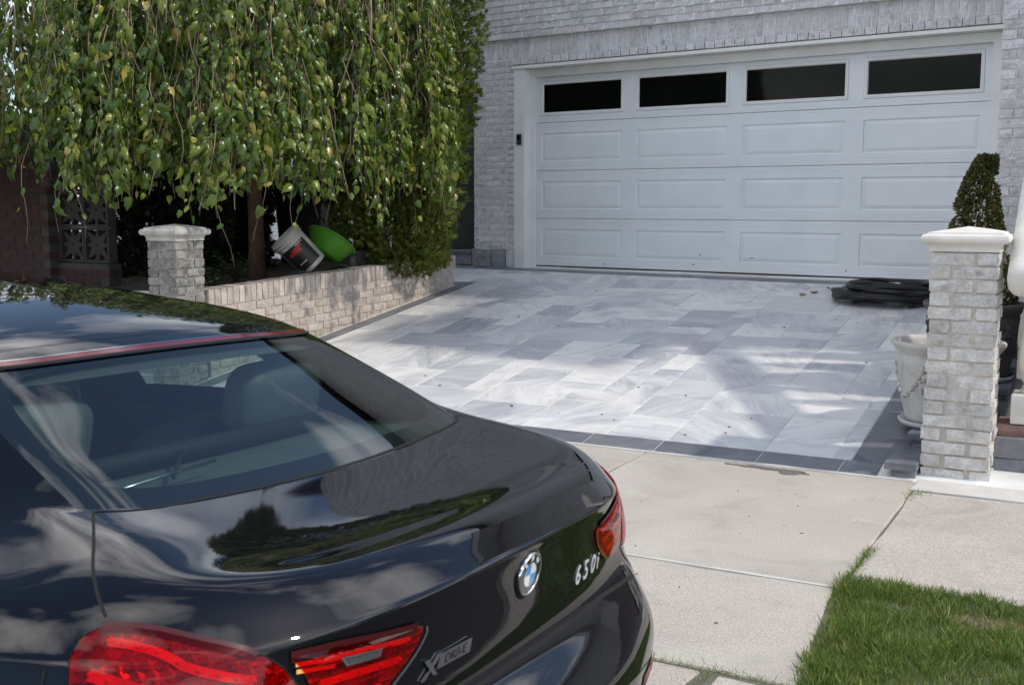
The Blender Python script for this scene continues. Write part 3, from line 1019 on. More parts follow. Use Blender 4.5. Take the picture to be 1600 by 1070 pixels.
# right block stands 2 m further out
RX, RY = -1.98, 9.00
rb_core = MB(); rb_core.box(RX + .012, .42, RY + .012, 16.0, -.1, 5.35); rb_core.box(.421, 5.5, 10.6, 16.0, -.1, 3.2); rb_core.build('projecting_wall', M['brick_courses'], house)
c = 0; z = .70
while z < 5.30:
    x = RX + (.0 if c % 2 else -.105)
    proud = .012 if (c % 9) < 4 else 0.0
    while x < .40:
        x1 = min(x + .212, .43); x0 = max(x, RX)
        specs.append(((x0 + x1) / 2, RY + hd / 2 - .09 + .0 - proud * .5, z + CH / 2, 0, (round(x1 - x0 - .009, 2), hd, CH - .009)))
        x = x1
    z += CH; c += 1
mo = MB(); mo.box(RX + .004, .425, RY - .078, RY + .011, .0, 5.34); mo.build('mortar_bed', M['mortar_house'], house)
place_bricks(specs, house, M['brick_house'], view=hview, limit=300, rough=.004)
# rock-faced base stones left of the door
bs = [((WL - .02 + -7.80) / 2, (.27)), ((-7.80 + -7.60) / 2, .19)]
for (x, L) in bs:
    obj('base_stone', brick_me((L, .14, .2), M['rock_face'], .012), M['rock_face'], house, (x, BF + .03, .87))
obj('base_stone', brick_me((.10, .12, .2), M['brick_house'], .004), M['brick_house'], house, (-7.54, BF + .035, .87))
# curved rock-faced step stone further left
for i in range(5):
    a = i * .12
    x = -8.25 - .27 * i; y = 10.62 + .09 * i * (i * .25)
    obj('base_stone', brick_me((.27, .16, .13), M['rock_face'], .012), M['rock_face'], house, (x, y, .845), (0, 0, -a))
    obj('ledge_stone', brick_me((.29, .20, .035), M['slate_marble'], .004), M['slate_marble'], house, (x, y - .01, .93), (0, 0, -a))
# black panel standing in for the side passage's shade; wing behind the trees
MB().box(-20.0, WL - .02, 15.0, 15.3, -.1, 6.4).build('rear_wing', M['brick_courses'], house)
MB().box(-8.95, WL - .03, 10.95, 11.05, .7, 2.9).build('dark_gap_panel', M['bin_black'], house)
# white frame of the garage opening
fr = MB()
fr.box(JL0, JL1, BF - .012, 10.70, .70, ZH - .045)
fr.build('jamb', M['trim_paint'], house)
MB().box(JL1 + .001, DOOR_X0 + .012, 10.655, 10.70, .70, ZH - .0465).build('door_stop', M['trim_paint'], house)
MB().box(DOOR_X1 - .012, DOOR_X1 + .10, 10.655, 10.70, .6, ZH - .0465).build('door_stop', M['trim_paint'], house)
MB().box(DOOR_X1 + .101, WR + .2, BF - .012, 10.70, .6, ZH - .045).build('jamb', M['trim_paint'], house)
MB().box(JL0 - .005, WR + .2, BF - .035, 10.70, ZH - .044, ZH - .012).build('head_trim', M['trim_paint'], house)
MB().box(DOOR_X0 + .013, DOOR_X1 - .013, 10.659, 10.702, ZH - .135, ZH - .046).build('head_stop', M['trim_paint'], house)
MB().box(JL0 - .01, WR + .2, BF - .008, 10.6, ZH - .0115, ZH - .001).build('lintel', M['lintel_steel'], house)
# eaves: roof over the projecting block (its edge casts the shade across the drive)
ev = MB(); ev.box(RX - .05, .50, RY - .78, 16.2, 5.36, 5.50); ev.box(.51, 5.6, 10.2, 16.2, 3.21, 3.33); ev.build('eave', M['trim_paint'], house)
rv = MB(); rv.add([(RX - .1, RY - .80, 5.505), (.55, RY - .80, 5.505), (.55, 16.2, 5.505), (RX - .1, 16.2, 5.505), (-.7, 12.4, 6.1)], [(0, 1, 4), (1, 2, 4), (2, 3, 4), (3, 0, 4)]); rv.build('roof', M['roof_shingle'], house)
rv = MB(); rv.add([(WL - .3, BF - .4, 6.61), (RX + 1, BF - .4, 6.61), (RX + 1, 19, 6.61), (WL - .3, 19, 6.61), (-5, 15, 8.0)], [(0, 1, 4), (1, 2, 4), (2, 3, 4), (3, 0, 4)]); rv.build('roof', M['roof_shingle'], house)
# ------------------------------------------------------------------ garage door
door = thing('garage_door', 'wide white panelled garage door with four dark windows across the top', 'garage door', (DOOR_X0, DOOR_Y, DOOR_Z))
SHT = 0.5334
W = DOOR_X1 - DOOR_X0
def ring(x0, x1, z0, z1, y): return [(x0, y, z0), (x1, y, z0), (x1, y, z1), (x0, y, z1)]
def nested(rings):
    v, f = [], []
    for r_ in rings: v += r_
    for i in range(len(rings) - 1):
        for k in range(4):
            f.append((i * 4 + k, i * 4 + (k + 1) % 4, (i + 1) * 4 + (k + 1) % 4, (i + 1) * 4 + k))
    b = (len(rings) - 1) * 4
    f.append((b, b + 1, b + 2, b + 3))
    return v, f
for s in range(4):
    zb = s * SHT
    holes = []
    for k in range(4):
        if s < 3: holes.append((.070 + 1.22 * k, .070 + 1.22 * k + 1.045, .105, .415))
        else: holes.append((.060 + 1.22 * k, .060 + 1.22 * k + 1.075, .075, .455))
    # horizontal profile of the section: fine ribs near the joints
    prof = [(.001, .006), (.005, .001), (.026, .0), (.028, .0028), (.032, .0028), (.034, 0), (.055, 0), (.057, .0022), (.060, .0022), (.062, 0)]
    prof += [(holes[0][2], 0), (holes[0][3], 0)]
    prof += [(SHT - .062, 0), (SHT - .060, .0022), (SHT - .057, .0022), (SHT - .055, 0), (SHT - .034, 0), (SHT - .032, .0028), (SHT - .028, .0028), (SHT - .026, 0), (SHT - .006, .001), (SHT - .002, .008)]
    xs = sorted({0.0, W} | {h[0] for h in holes} | {h[1] for h in holes})
    mb = MB()
    nxs = len(xs)
    v = [(x, d, zb + zz) for (zz, d) in prof for x in xs]
    f = []
    hrow = [i for i, (zz, d) in enumerate(prof) if abs(zz - holes[0][2]) < 1e-9][0]
    for i in range(len(prof) - 1):
        for k in range(nxs - 1):
            if i == hrow and any(abs(xs[k] - h[0]) < 1e-9 for h in holes): continue
            f.append((i * nxs + k, i * nxs + k + 1, (i + 1) * nxs + k + 1, (i + 1) * nxs + k))
    mb.add(v, f)
    mb.add([(0, .012, zb), (W, .012, zb), (W, .05, zb), (0, .05, zb), (0, .012, zb + SHT - .001), (W, .012, zb + SHT - .001), (W, .05, zb + SHT - .001), (0, .05, zb + SHT - .001)],
           [(3, 2, 1, 0), (4, 5, 6, 7), (1, 2, 6, 5), (2, 3, 7, 6), (3, 0, 4, 7)])
    sec = mb.build('section', M['door_paint'], door)
    for h in holes:
        x0, x1, z0, z1 = h[0], h[1], zb + h[2], zb + h[3]
        if s < 3:
            v, f = nested([ring(x0, x1, z0, z1, 0), ring(x0 + .006, x1 - .006, z0 + .006, z1 - .006, .011), ring(x0 + .014, x1 - .014, z0 + .014, z1 - .014, .011),
                           ring(x0 + .052, x1 - .052, z0 + .045, z1 - .045, .002)])
            obj('panel', mesh('panel', v, f), M['door_paint'], sec)
        else:
            v, f = [], []
            rr = [ring(x0, x1, z0, z1, 0), ring(x0 + .001, x1 - .001, z0 + .001, z1 - .001, .004), ring(x0 + .005, x1 - .005, z0 + .005, z1 - .005, -.007), ring(x0 + .024, x1 - .024, z0 + .024, z1 - .024, -.010), ring(x0 + .034, x1 - .034, z0 + .034, z1 - .034, -.004), ring(x0 + .040, x1 - .040, z0 + .040, z1 - .040, .014)]
            v, f = nested(rr); f.pop()
            wf = obj('window_frame', mesh('window_frame', v, f), M['trim_paint'], sec)
            obj('pane', mesh('pane', ring(x0 + .036, x1 - .036, z0 + .036, z1 - .036, .010), [(0, 1, 2, 3)]), M['door_glass'], sec)
MB().box(.0, W, .0505, .07, -.03, 2.14).build('light_blocker', M['rubber'], door)  # added plate, stops daylight showing through the section joints
MB().box(.0, W, .006, .045, -.035, -.001).build('bottom_seal', M['rubber'], door)
for (x, z) in [(1.98, .06), (2.05, .16), (2.63, .145), (3.6, .05), (.9, .03)]:
    o = obj('scuff', mesh('scuff', [(0, 0, 0), (.022, 0, .006), (.028, 0, .016), (.006, 0, .012)], [(0, 1, 2, 3)]), M['dirt_speck'], door, (x, -.0012 if z < .1 else .0005, z))
sn = thing('door_keypad', 'small dark grey keypad mounted on the white left door jamb', 'keypad', (-7.405, BF - .013, 2.21))
MB().box(-.032, .032, -.026, -.001, -.062, .062, .012).build('keypad_body', M['sensor_grey'], sn)
MB().box(-.022, .022, -.0285, -.0262, -.005, .045, .001).build('keypad_cover', M['gloss_black'], sn)
# ================================================================== stair and balustrade at the right
stair = thing('front_staircase', 'cream stone staircase flank rising behind the pale pillar at the right edge', 'stairs', S(0, 0, 0), TH)
BX0, BX1 = 0.60, 0.87
zs0 = WALK_Z
SLOPE = 0.76
def rail_z(y): return 1.10 + SLOPE * (y - .12)
# rock-faced base stones, brick band, stepped flank
mb = MB(); mb.box(.53, 2.35, .30, 2.7, .0, .05); mb.build('footing', M['cement_smear'], stair)
for (x0, x1, y0) in [(.54, .95, .285), (.96, 1.55, .285), (1.56, 2.30, .285)]:
    for zz in (0, 1):
        obj('base_stone', brick_me((x1 - x0, .2, .108), M['rock_face'], .009), M['rock_face'], stair, ((x0 + x1) / 2, y0 + .1, .10 + .112 * zz))
for k in range(9):
    y0 = .30 + .27 * k; zt = .33 + .175 * k
    MB().box(.95, 2.30, y0, 2.72, zt - .16, zt - .03).build('riser', M['stair_red'], stair)
    MB().box(.94, 2.31, y0 - .03, y0 + .30, zt - .029, zt + .015, .008).build('tread', M['slate_marble'], stair)
for k in range(9):
    y0 = .33 + .27 * k
    zt = .268 + SLOPE * (.27 * k)
    if k == 0: obj('band_brick', brick_me((.30, .27, .062), M['stair_red'], .006), M['stair_red'], stair, (.69, y0 + .135, zt + .031))
    MB().box(.63, .86, y0 + .15 if k == 0 else y0 + .001, y0 + .269 if k < 8 else 2.95, -.0, zt - .002).build('flank', M['brick_courses'], stair)
bal = thing('balustrade', 'cream cast-stone stair railing on twisted balusters at the right edge', 'balustrade', S(0, 0, 0), TH)
def rail_box(y0, y1):
    # rounded rail, swept along the slope
    sec = []
    w, h = .135, .085
    for k in range(16):
        a = 2 * math.pi * k / 16
        cx, cz = math.cos(a), math.sin(a)
        sec.append((w * math.copysign(abs(cx) ** .55, cx), h * math.copysign(abs(cz) ** .55, cz)))
    v, f = [], []
    st = [(y0 - .012, .72), (y0, .90), (y0 + .02, 1.0), (y1, 1.0)]
    for (y, k) in st:
        for (a, b) in sec: v.append((.712 + a * k, y + (-b * .45), rail_z(y) + b * k))
    n = 16
    for i in range(len(st) - 1):
        for k in range(n): f.append((i * n + k, i * n + (k + 1) % n, (i + 1) * n + (k + 1) % n, (i + 1) * n + k))
    f.append(tuple(reversed(range(n)))); f.append(tuple(range((len(st) - 1) * n, len(st) * n)))
    return v, f
v, f = rail_box(.12, 2.62)
obj('rail', mesh('rail', v, f, True), M['cast_stone'], bal)
def baluster_me():
    prof = []
    mb = MB()
    H = .56
    pts = [(.060, 0), (.060, .012), (.045, .02), (.042, .035), (.055, .05), (.064, .08), (.074, .14), (.078, .20), (.070, .27), (.054, .34), (.042, .41), (.037, .46), (.048, .475), (.05, .49), (.040, .50), (.052, .52), (.060, .535), (.060, .56)]
    prof = []
    for i in range(len(pts) - 1):
        (r0, z0), (r1, z1) = pts[i], pts[i + 1]
        n = 5 if z1 - z0 > .03 else 1
        for k in range(n): prof.append((r0 + (r1 - r0) * k / n, z0 + (z1 - z0) * k / n))
    prof.append(pts[-1])
    def fn(r, z, a):
        t = min(1, max(0, (z - .06) / .03)) * min(1, max(0, (.45 - z) / .03))
        return r * (1 + .13 * t * math.cos(6 * a - z * 26))
    mb.lathe(prof, 36, (0, 0), fn)
    return mesh('baluster', mb.v, mb.f, True)
bme = baluster_me()
bme.materials.append(M['cast_stone'])
for k in range(9):
    y = .45 + .27 * k
    zt = .333 + SLOPE * .27 * k
    top = rail_z(y) - .06
    hb = .16
    MB().box(.705 - .095, .705 + .095, y - .095, y + .095, zt, zt + hb - .001, .008).build('plinth', M['cast_stone'], bal)
    obj('baluster', bme, None, bal, (.705, y, zt + hb), None, (1, 1, (top - zt - hb) / .56))

# ------------------------------------------------------------------ urns
def urn(label, x, y, z, mat, group, dark=False):
    u = thing('garden_urn', label, 'urn', S(x, y, z), TH + .6)
    prof = [(.215, .022), (.224, .05), (.240, .12), (.262, .25), (.276, .36), (.281, .405), (.272, .412), (.278, .425), (.300, .455), (.313, .472), (.316, .488), (.307, .497), (.288, .495), (.278, .47), (.262, .40), (.25, .36)]
    mb = MB()
    mb.lathe(prof, 48)
    mb.build('bowl', mat, u, True)
    MB().lathe([(.001, .365), (.262, .367)], 24).build('potting_soil', M['soil'], u)
    MB().lathe([(.235, -.0), (.245, .004), (.262, .030), (.255, .034), (.232, .012)], 40).build('saucer', M['saucer'], u, True)
    # fruit garland in relief: swags and drops of small leaves
    r_ = random.Random(4)
    gb = MB()
    def lump(a, zz, s):
        rr = .217 + (zz - .02) * .185 + .003
        bm = bmesh.new()
        bmesh.ops.create_icosphere(bm, subdivisions=1, radius=s)
        for q in bm.verts:
            q.co *= r_.uniform(.7, 1.25); q.co.z *= 1.2
            q.co += Vector((rr * math.cos(a), rr * math.sin(a), zz))
        gb.bm(bm)
    for sw in range(5):
        a0 = sw * 2 * math.pi / 5
        for k in range(15):
            t = k / 14
            for _ in range(2): lump(a0 + t * 2 * math.pi / 5 + r_.uniform(-.02, .02), .345 - .16 * math.sin(math.pi * t) + r_.uniform(-.014, .014), r_.uniform(.009, .017))
        for k in range(16):
            lump(a0 + r_.uniform(-.06, .06), .35 - .22 * k / 15, r_.uniform(.009, .018) * (1.2 - .6 * k / 15))
    gb.build('garland', mat, u, False)
    return u
urn('wide cream stone urn with garland relief, standing empty beside the pillar', .225, .82, .214, M['urn_stone'], None)
urn('dark stone urn holding the spiral boxwood behind the pillar', .26, 1.72, .370, M['urn_dark'], None)

# ------------------------------------------------------------------ leaf-card helper shared by all plants
def frames(axis, nrm):
    """orthonormal frames: columns x, y=axis, z~nrm"""
    axis = axis / np.linalg.norm(axis, axis=1, keepdims=True)
    x = np.cross(axis, nrm); x /= (np.linalg.norm(x, axis=1, keepdims=True) + 1e-9)
    z = np.cross(x, axis)
    return np.stack([x, axis, z], axis=2)
def scatter(tv, tf, pos, axis, nrm, size):
    F = frames(axis, nrm)
    v = np.einsum('nij,kj->nki', F * size[:, None, None], tv) + pos[:, None, :]
    n, k = len(pos), len(tv)
    f = tf[None, :, :] + (np.arange(n) * k)[:, None, None]
    return v.reshape(-1, 3), f.reshape(-1, 3)
def rnd_unit(n):
    q = RNG.normal(size=(n, 3)); return q / np.linalg.norm(q, axis=1, keepdims=True)
# small oval leaf, scale spray, blade
T_OVAL = (np.array([(0, 0, 0), (.28, .35, -.06), (.22, .75, -.05), (0, 1, -.12), (-.22, .75, -.05), (-.28, .35, -.06), (0, .5, .0)], float),
          np.array([(0, 1, 6), (1, 2, 6), (2, 3, 6), (3, 4, 6), (4, 5, 6), (5, 0, 6)]))
def spray_template():
    v, f = [], []
    r_ = random.Random(2)
    for i, (a, L, w) in enumerate([(0, 1.0, .10), (.45, .78, .10), (-.45, .8, .10), (.85, .55, .09), (-.8, .52, .09), (.2, .9, .08), (-.22, .92, .08)]):
        b = .12 * i
        x0, y0 = 0, b * .35
        dx, dy = math.sin(a), math.cos(a)
        zz = r_.uniform(-.15, .15)
        k = len(v)
        v += [(x0 - w * dy * .5, y0 + w * dx * .5, 0), (x0 + w * dy * .5, y0 - w * dx * .5, 0), (x0 + dx * L * .6 + w * dy * .7, y0 + dy * L * .6 - w * dx * .7, zz * .6), (x0 + dx * L, y0 + dy * L, zz), (x0 + dx * L * .6 - w * dy * .7, y0 + dy * L * .6 + w * dx * .7, zz * .6)]
        f += [(k, k + 1, k + 2), (k, k + 2, k + 4), (k + 4, k + 2, k + 3)]
    return np.array(v, float), np.array(f)
T_SPRAY = spray_template()

# ------------------------------------------------------------------ spiral boxwood
top = thing('spiral_topiary', 'clipped boxwood spiral rising above the pale pillar cap', 'topiary', S(.27, 1.72, .73), TH)
pts, outs = [], []
H = 1.05
for i in range(13000):
    t = RNG.random() ** .9
    z = .02 + t * H
    # cone with a helical groove
    R0 = .215 * (1 - t) ** .8 + .045
    a = RNG.random() * 2 * math.pi
    ph = (a / (2 * math.pi) + z / .46 + .1) % 1.0
    g = 0.55 if ph < .24 else 1.0
    rr = R0 * g * (1 - .18 * RNG.random() ** 2)
    pts.append((rr * math.cos(a) - .05 + .085 * z / H + .035 * math.sin(z * 5.2 + .5), rr * math.sin(a), z))
    outs.append((math.cos(a), math.sin(a), .5))
pts, outs = np.array(pts), np.array(outs)
ax = outs + rnd_unit(len(pts)) * .7
v, f = scatter(*T_OVAL, pts, ax, outs + rnd_unit(len(pts)) * .8 + np.array([0, 0, .4]), RNG.uniform(.016, .030, len(pts)))
obj('foliage', np_mesh('foliage', v, f), M['leaf_box'], top)["kind"] = "stuff"
MB().tube([(0, 0, -.42), (.01, 0, .2), (.05, 0, .55), (.02, 0, .98)], [.025, .02, .014, .005], 8).build('stem', M['bark_dark'], top)

# ------------------------------------------------------------------ hose coil
hc = Vector((-3.0, 9.93, 0)); hz = .655
hose = thing('hose_coil', 'flat coil of thick black hose lying before the garage door', 'hose', (hc.x, hc.y, hz + .02))
mb = MB()
turns = 9
pp = []
rh = random.Random(12)
for t in range(turns):
    r0 = .455 - .042 * (t // 2) - .022 * (t % 2)
    z0 = .024 + .026 * (t // 2) + .006 * (t % 2)
    ox, oy = rh.uniform(-.03, .03), rh.uniform(-.03, .03)
    for k in range(40):
        a = 2 * math.pi * k / 40
        w = r0 + .020 * math.sin(2 * a + t) + .012 * math.sin(5 * a + 2 * t)
        pp.append((ox + w * 1.08 * math.cos(a), oy + w * .98 * math.sin(a), z0 + .008 * math.sin(3 * a + t * 1.7)))
mb.tube(pp, .0235, 10)
mb.build('hose', M['hose_black'], hose, True)
for t in range(7):
    mb = MB(); pp = []
    for k in range(34):
        a = 2 * math.pi * k / 33
        w = .34 - .040 * t
        pp.append((w * 1.08 * math.cos(a + t), w * .95 * math.sin(a + t), .09 - .006 * t + .018 * (k / 33) + .012 * math.sin(3 * a + t)))
    mb.tube(pp, .0225, 10); mb.build('inner_loop', M['hose_black'], hose, True)
MB().tube([(.30, -.02, .12), (.36, -.05, .15), (.40, -.08, .19)], [.022, .024, .02], 10).build('nozzle_stem', M['hose_black'], hose, True)
MB().lathe([(.012, .17), (.03, .18), (.036, .20), (.03, .225), (.012, .235)], 16, (.405, -.085)).build('valve_ball', M['gloss_black'], hose, True)
MB().tube([(.02, -.16, .135), (.12, -.18, .14)], .012, 8).build('coupling', M['steel'], hose, True)

# ------------------------------------------------------------------ fallen leaves and grit on the drive
def dead_leaf(label, x, y, mat, s, rz, curl=.35):
    v = [(0, -.5, .02), (.32, -.2, .10 * curl * 3), (.42, .15, .16), (.15, .3, .03), (0, .62, .12), (-.2, .25, .05), (-.45, .2, .2), (-.3, -.22, .08), (0, 0, .02)]
    f = [(0, 1, 8), (1, 2, 8), (2, 3, 8), (3, 4, 8), (4, 5, 8), (5, 6, 8), (6, 7, 8), (7, 0, 8)]
    w = np.array(S(x, y, zdrive(x, y) + .002))
    o = obj('fallen_leaf', mesh('fallen_leaf', [(a * s, b * s, c * s * 1.2) for a, b, c in v], f), M[mat], None, tuple(w), (rh.uniform(-.2, .2), rh.uniform(-.2, .2), rz))
    tag(o, label, 'leaf', 'dry leaves on the drive')
def w2s(X, Y):
    d = np.array([X, Y]) - P0
    return float(d @ E1), float(d @ E2)
for (X, Y, m_, s, rz, lb) in [(-3.73, 9.99, 'dead_leaf', .10, .4, 'curled brown leaf, largest of the three left of the hose'), (-3.79, 9.87, 'dry_leaf_tan', .085, 1.7, 'flat tan leaf nearest the camera left of the hose'), (-3.66, 10.18, 'dead_leaf', .055, 2.2, 'small brown leaf nearest the garage door left of the hose'), (-2.74, 9.62, 'dead_leaf', .10, 2.8, 'brown leaf against the front of the hose coil')]:
    dead_leaf(lb, *w2s(X, Y), m_, s, rz)
gp, gf = [], []
for i in range(90):
    x, y = RNG.uniform(-5.0, -.3), RNG.uniform(.3, 4.4)
    z = zdrive(x, y) + .003
    s = RNG.uniform(.004, .013) * (1.5 if i < 14 else 1)
    k = len(gp)
    for q in range(5):
        a = q * 1.256 + RNG.uniform(-.3, .3)
        gp.append((x + s * math.cos(a) * RNG.uniform(.5, 1.2), y + s * math.sin(a) * RNG.uniform(.5, 1.2), z))
    gp.append((x, y, z + s * .5))
    gf += [(k + q, k + (q + 1) % 5, k + 5) for q in range(5)]
street_empty('leaf_litter', M['dirt_speck'], mesh('leaf_litter', gp, gf), label='small dark bits of leaf litter scattered over the marble drive', cat='litter', kind='stuff')

# ------------------------------------------------------------------ things lying in the planting bed
def bz(x, y): return ptop(y) - .055 + .03 * math.sin(x * 3.1 + y * 2.3)
bk = thing('plastic_bucket', 'white plastic bucket with a black label, tipped over in the planting bed', 'bucket', S(-5.60, 2.13, 1.06))
_f = Vector((-math.sin(R(YAW)), math.cos(R(YAW)), 0)); _r = Vector((math.cos(R(YAW)), math.sin(R(YAW)), 0))
_ax = (-_r * .66 - _f * .22 + Vector((0, 0, .70))).normalized()
_sd = (-_f - _ax * (-_f).dot(_ax)).normalized()      # label side faces the drive
_sx = _ax.cross(_sd).normalized()
bk.rotation_euler = Matrix((_sx, -_sd, _ax)).transposed().to_euler()
prof = [(.128, -.19), (.133, -.18), (.150, .13), (.152, .135), (.160, .138), (.160, .148), (.153, .150), (.154, .165), (.163, .168), (.163, .18), (.155, .182), (.157, .20), (.146, .20), (.138, .05), (.122, -.178), (.002, -.18)]
MB().lathe(prof, 40).build('shell', M['bucket_white'], bk, True)
def band(mat, a0, a1, z0, z1, off, name):
    v, f = [], []
    n = 14
    for i in range(n + 1):
        a = a0 + (a1 - a0) * i / n
        for z in (z0, z1):
            r_ = .133 + (z + .18) * .055 + off
            v.append((r_ * math.cos(a), r_ * math.sin(a), z))
    for i in range(n): f.append((2 * i, 2 * i + 2, 2 * i + 3, 2 * i + 1))
    obj(name, mesh(name, v, f, True), M[mat], bk)
LA = R(-90)
band('bucket_label', LA - 1.0, LA + 1.0, -.15, .095, .0015, 'label')
band('label_red', LA - .55, LA + .35, .015, .045, .0025, 'label_print')
band('label_red', LA - .35, LA + .55, .050, .066, .0025, 'label_print')
band('label_grey', LA - .5, LA + .1, -.09, -.078, .0025, 'label_print')
band('label_grey', LA + .2, LA + .8, .075, .088, .0025, 'label_print')
MB().tube([(.165 * math.cos(a), .165 * math.sin(a) , .17 - .16 * abs(math.sin(a * 1.0)) * .4) for a in np.linspace(math.pi * .5, math.pi * 1.5, 16)], .003, 6).build('wire_handle', M['steel'], bk)
bs_ = thing('plastic_basin', 'bright green plastic basin leaning behind the white bucket', 'basin', S(-5.62, 2.58, 1.075))
bs_.rotation_euler = (_r * .42 + _f * .42 + Vector((0, 0, .80))).normalized().to_track_quat('Z', 'Y').to_euler()
MB().lathe([(.15, -.10), (.16, -.09), (.222, .068), (.228, .073), (.25, .076), (.252, .085), (.222, .085), (.152, -.085), (.002, -.09)], 44).build('bowl', M['basin_green'], bs_, True)
cr = thing('planter_box', 'dark grey planter box half hidden by the conifer', 'planter box', S(-5.62, 2.98, bz(-5.62, 2.98) - .02), TH)
mb = MB(); mb.box(-.16, .16, -.26, .26, 0, .16, .006); mb.build('box', M['crate_grey'], cr)
mb = MB(); mb.box(-.175, .175, -.275, .275, .1605, .185, .004); mb.build('rim', M['crate_grey'], cr)
cn = thing('marker_cone', 'small red cone standing behind the planter box', 'cone', S(-5.80, 3.28, bz(-5.80, 3.28) + .12))
MB().lathe([(.05, 0), (.05, .01), (.03, .012), (.012, .19), (.008, .2)], 16).build('cone_body', M['cone_red'], cn, True)
MB().box(-.06, .06, -.06, .06, -.012, .0).build('cone_base', M['cone_red'], cn)
tg = thing('plant_tag', 'small white plastic tag lying on the soil mound', 'tag', S(-5.62, 2.42, bz(-5.62, 2.42) + .09), TH)
MB().box(-.03, .03, -.012, .012, 0, .03, .003).build('tag_body', M['white_plastic'], tg)
MB().box(-.006, .006, -.004, .004, -.03, 0).build('tag_stake', M['white_plastic'], tg)
def bin_(label, x, y, z, mat, h, lidm):
    b = thing('wheeled_bin', label, 'bin', S(x, y, z), TH + .3)
    v = [(-.22, -.24, 0), (.22, -.24, 0), (.22, .24, 0), (-.22, .24, 0), (-.28, -.30, h), (.28, -.30, h), (.28, .30, h), (-.28, .30, h)]
    MB().add(v, [(3, 2, 1, 0), (4, 5, 6, 7), (0, 1, 5, 4), (1, 2, 6, 5), (2, 3, 7, 6), (3, 0, 4, 7)]).build('body', M[mat], b)
    MB().box(-.30, .30, -.33, .32, h + .001, h + .06, .02).build('lid', M[lidm], b)
    MB().tube([(-.2, .34, h - .02), (.2, .34, h - .02)], .015, 8).build('handle', M[lidm], b)
    for sx in (-.2, .2):
        MB().tube([(sx - .02, .24, .08), (sx + .02, .24, .08)], .1, 16).build('wheel', M['rubber'], b)
    return b
bn = bin_('black wheeled bin with a green mark in the shade behind the trees', -6.95, 3.95, .75, 'bin_black', .98, 'bin_black')
tx = bpy.data.curves.new('mark', 'FONT'); tx.body = '9'; tx.size = .22; tx.extrude = .001
_t = bpy.data.objects.new('mark', tx); COL.objects.link(_t)
_me = bpy.data.meshes.new_from_object(_t.evaluated_get(bpy.context.evaluated_depsgraph_get()))
bpy.data.objects.remove(_t, do_unlink=True)
_me.materials.clear()
obj('mark', _me, M['bin_mark'], bn, (.07, -.31, .72), (R(86), 0, 0))
# ================================================================== weeping mulberry
TX, TY = -6.12, 2.12
tb = np.array(S(TX, TY, 0.0))
tree = thing('weeping_mulberry', 'weeping mulberry tree whose leafy hanging branches curtain the planting bed', 'tree', (tb[0], tb[1], bz(TX, TY) - .05))
tz0 = bz(TX, TY) - .05
mb = MB()
mb.tube([(0, 0, 0), (.01, .01, .35), (-.01, .02, .8), (.02, 0, 1.3), (0, -.02, 1.75), (.03, 0, 2.3)], [.095, .075, .068, .066, .07, .05], 14)
mb.build('trunk', M['bark'], tree, True)
# mulberry leaf: lobed, folded along the midrib
LV = np.array([.88, 1.0, 1.6]) * np.array([(0, 0, 0), (.26, -.07, -.03), (.44, .20, -.10), (.30, .36, -.06), (.38, .56, -.12), (.16, .80, -.12), (0, 1.05, -.24), (-.16, .80, -.12), (-.33, .60, -.11), (-.42, .24, -.10), (-.26, -.07, -.03), (0, .33, .035), (0, .68, -.02)], float)
LF = np.array([(0, 1, 11), (1, 2, 11), (2, 3, 11), (3, 4, 12), (3, 12, 11), (4, 5, 12), (5, 6, 12), (6, 7, 12), (7, 8, 12), (8, 9, 11), (8, 11, 12), (9, 10, 11), (10, 0, 11)])
rl = random.Random(17)
CXO = -.12
def rim_r(a): return 2.10 + .08 * math.sin(2 * a + .6) + .07 * math.sin(5 * a) + 1.35 * max(0, math.cos(a - R(215))) ** 1.5 - .38 * max(0, math.cos(a - R(35)))
def low_z(a): return 1.60 + .07 * math.sin(3.1 * a + .4) + .05 * math.sin(7.7 * a + 1.2)
lp, la, ln, ls = [], [], [], []
tw = MB()
def strand(a, r0, zt, zb, drift, rad, nleaf=1.0):
    n = max(5, int((zt - zb) / .14))
    pts = []
    wa, wr = rl.uniform(-.10, .10), rl.uniform(.02, .14)
    ph = rl.uniform(0, 6)
    for i in range(n + 1):
        t = i / n
        z = zt + (zb - zt) * t
        rr = r0 + wr * math.sin(t * 1.5) + .03 * math.sin(ph + t * 7)
        aa = a + wa * t * t / max(r0, .5) + .018 * math.sin(ph * 2 + t * 9)
        pts.append((CXO + rr * math.cos(aa), rr * math.sin(aa), z - tz0))
    tw.tube(pts, [rad * (1 - .65 * i / n) for i in range(n + 1)], 4, False)
    L = zt - zb
    k = int(L / .036 * nleaf)
    cph, cfr = rl.uniform(0, 6), rl.uniform(9, 16)
    for q in range(k):
        t = (q + rl.random()) / k
        if rl.random() > .72 + .45 * math.sin(cph + cfr * t): continue
        i = min(int(t * n), n - 1); u = t * n - i
        p = np.array(pts[i]) * (1 - u) + np.array(pts[i + 1]) * u
        side = rl.choice((-1, 1)) * rl.uniform(.3, 1.2)
        out = np.array([math.cos(a + side * .9), math.sin(a + side * .9), 0])
        ax = out * rl.uniform(.1, .9) + np.array([0, 0, -1.0]) + np.array([rl.gauss(0, .36), rl.gauss(0, .36), rl.gauss(0, .32)])
        pet = out * rl.uniform(.015, .06) + np.array([0, 0, -rl.uniform(0, .02)])
        nrm = np.array([math.cos(a), math.sin(a), .45]) + np.array([rl.gauss(0, .8), rl.gauss(0, .8), rl.gauss(0, .5)])
        lp.append(p + pet); la.append(ax); ln.append(nrm)
        ls.append((.034 + .078 * rl.random() ** 1.2) * (1.0 if t < .93 else .8))
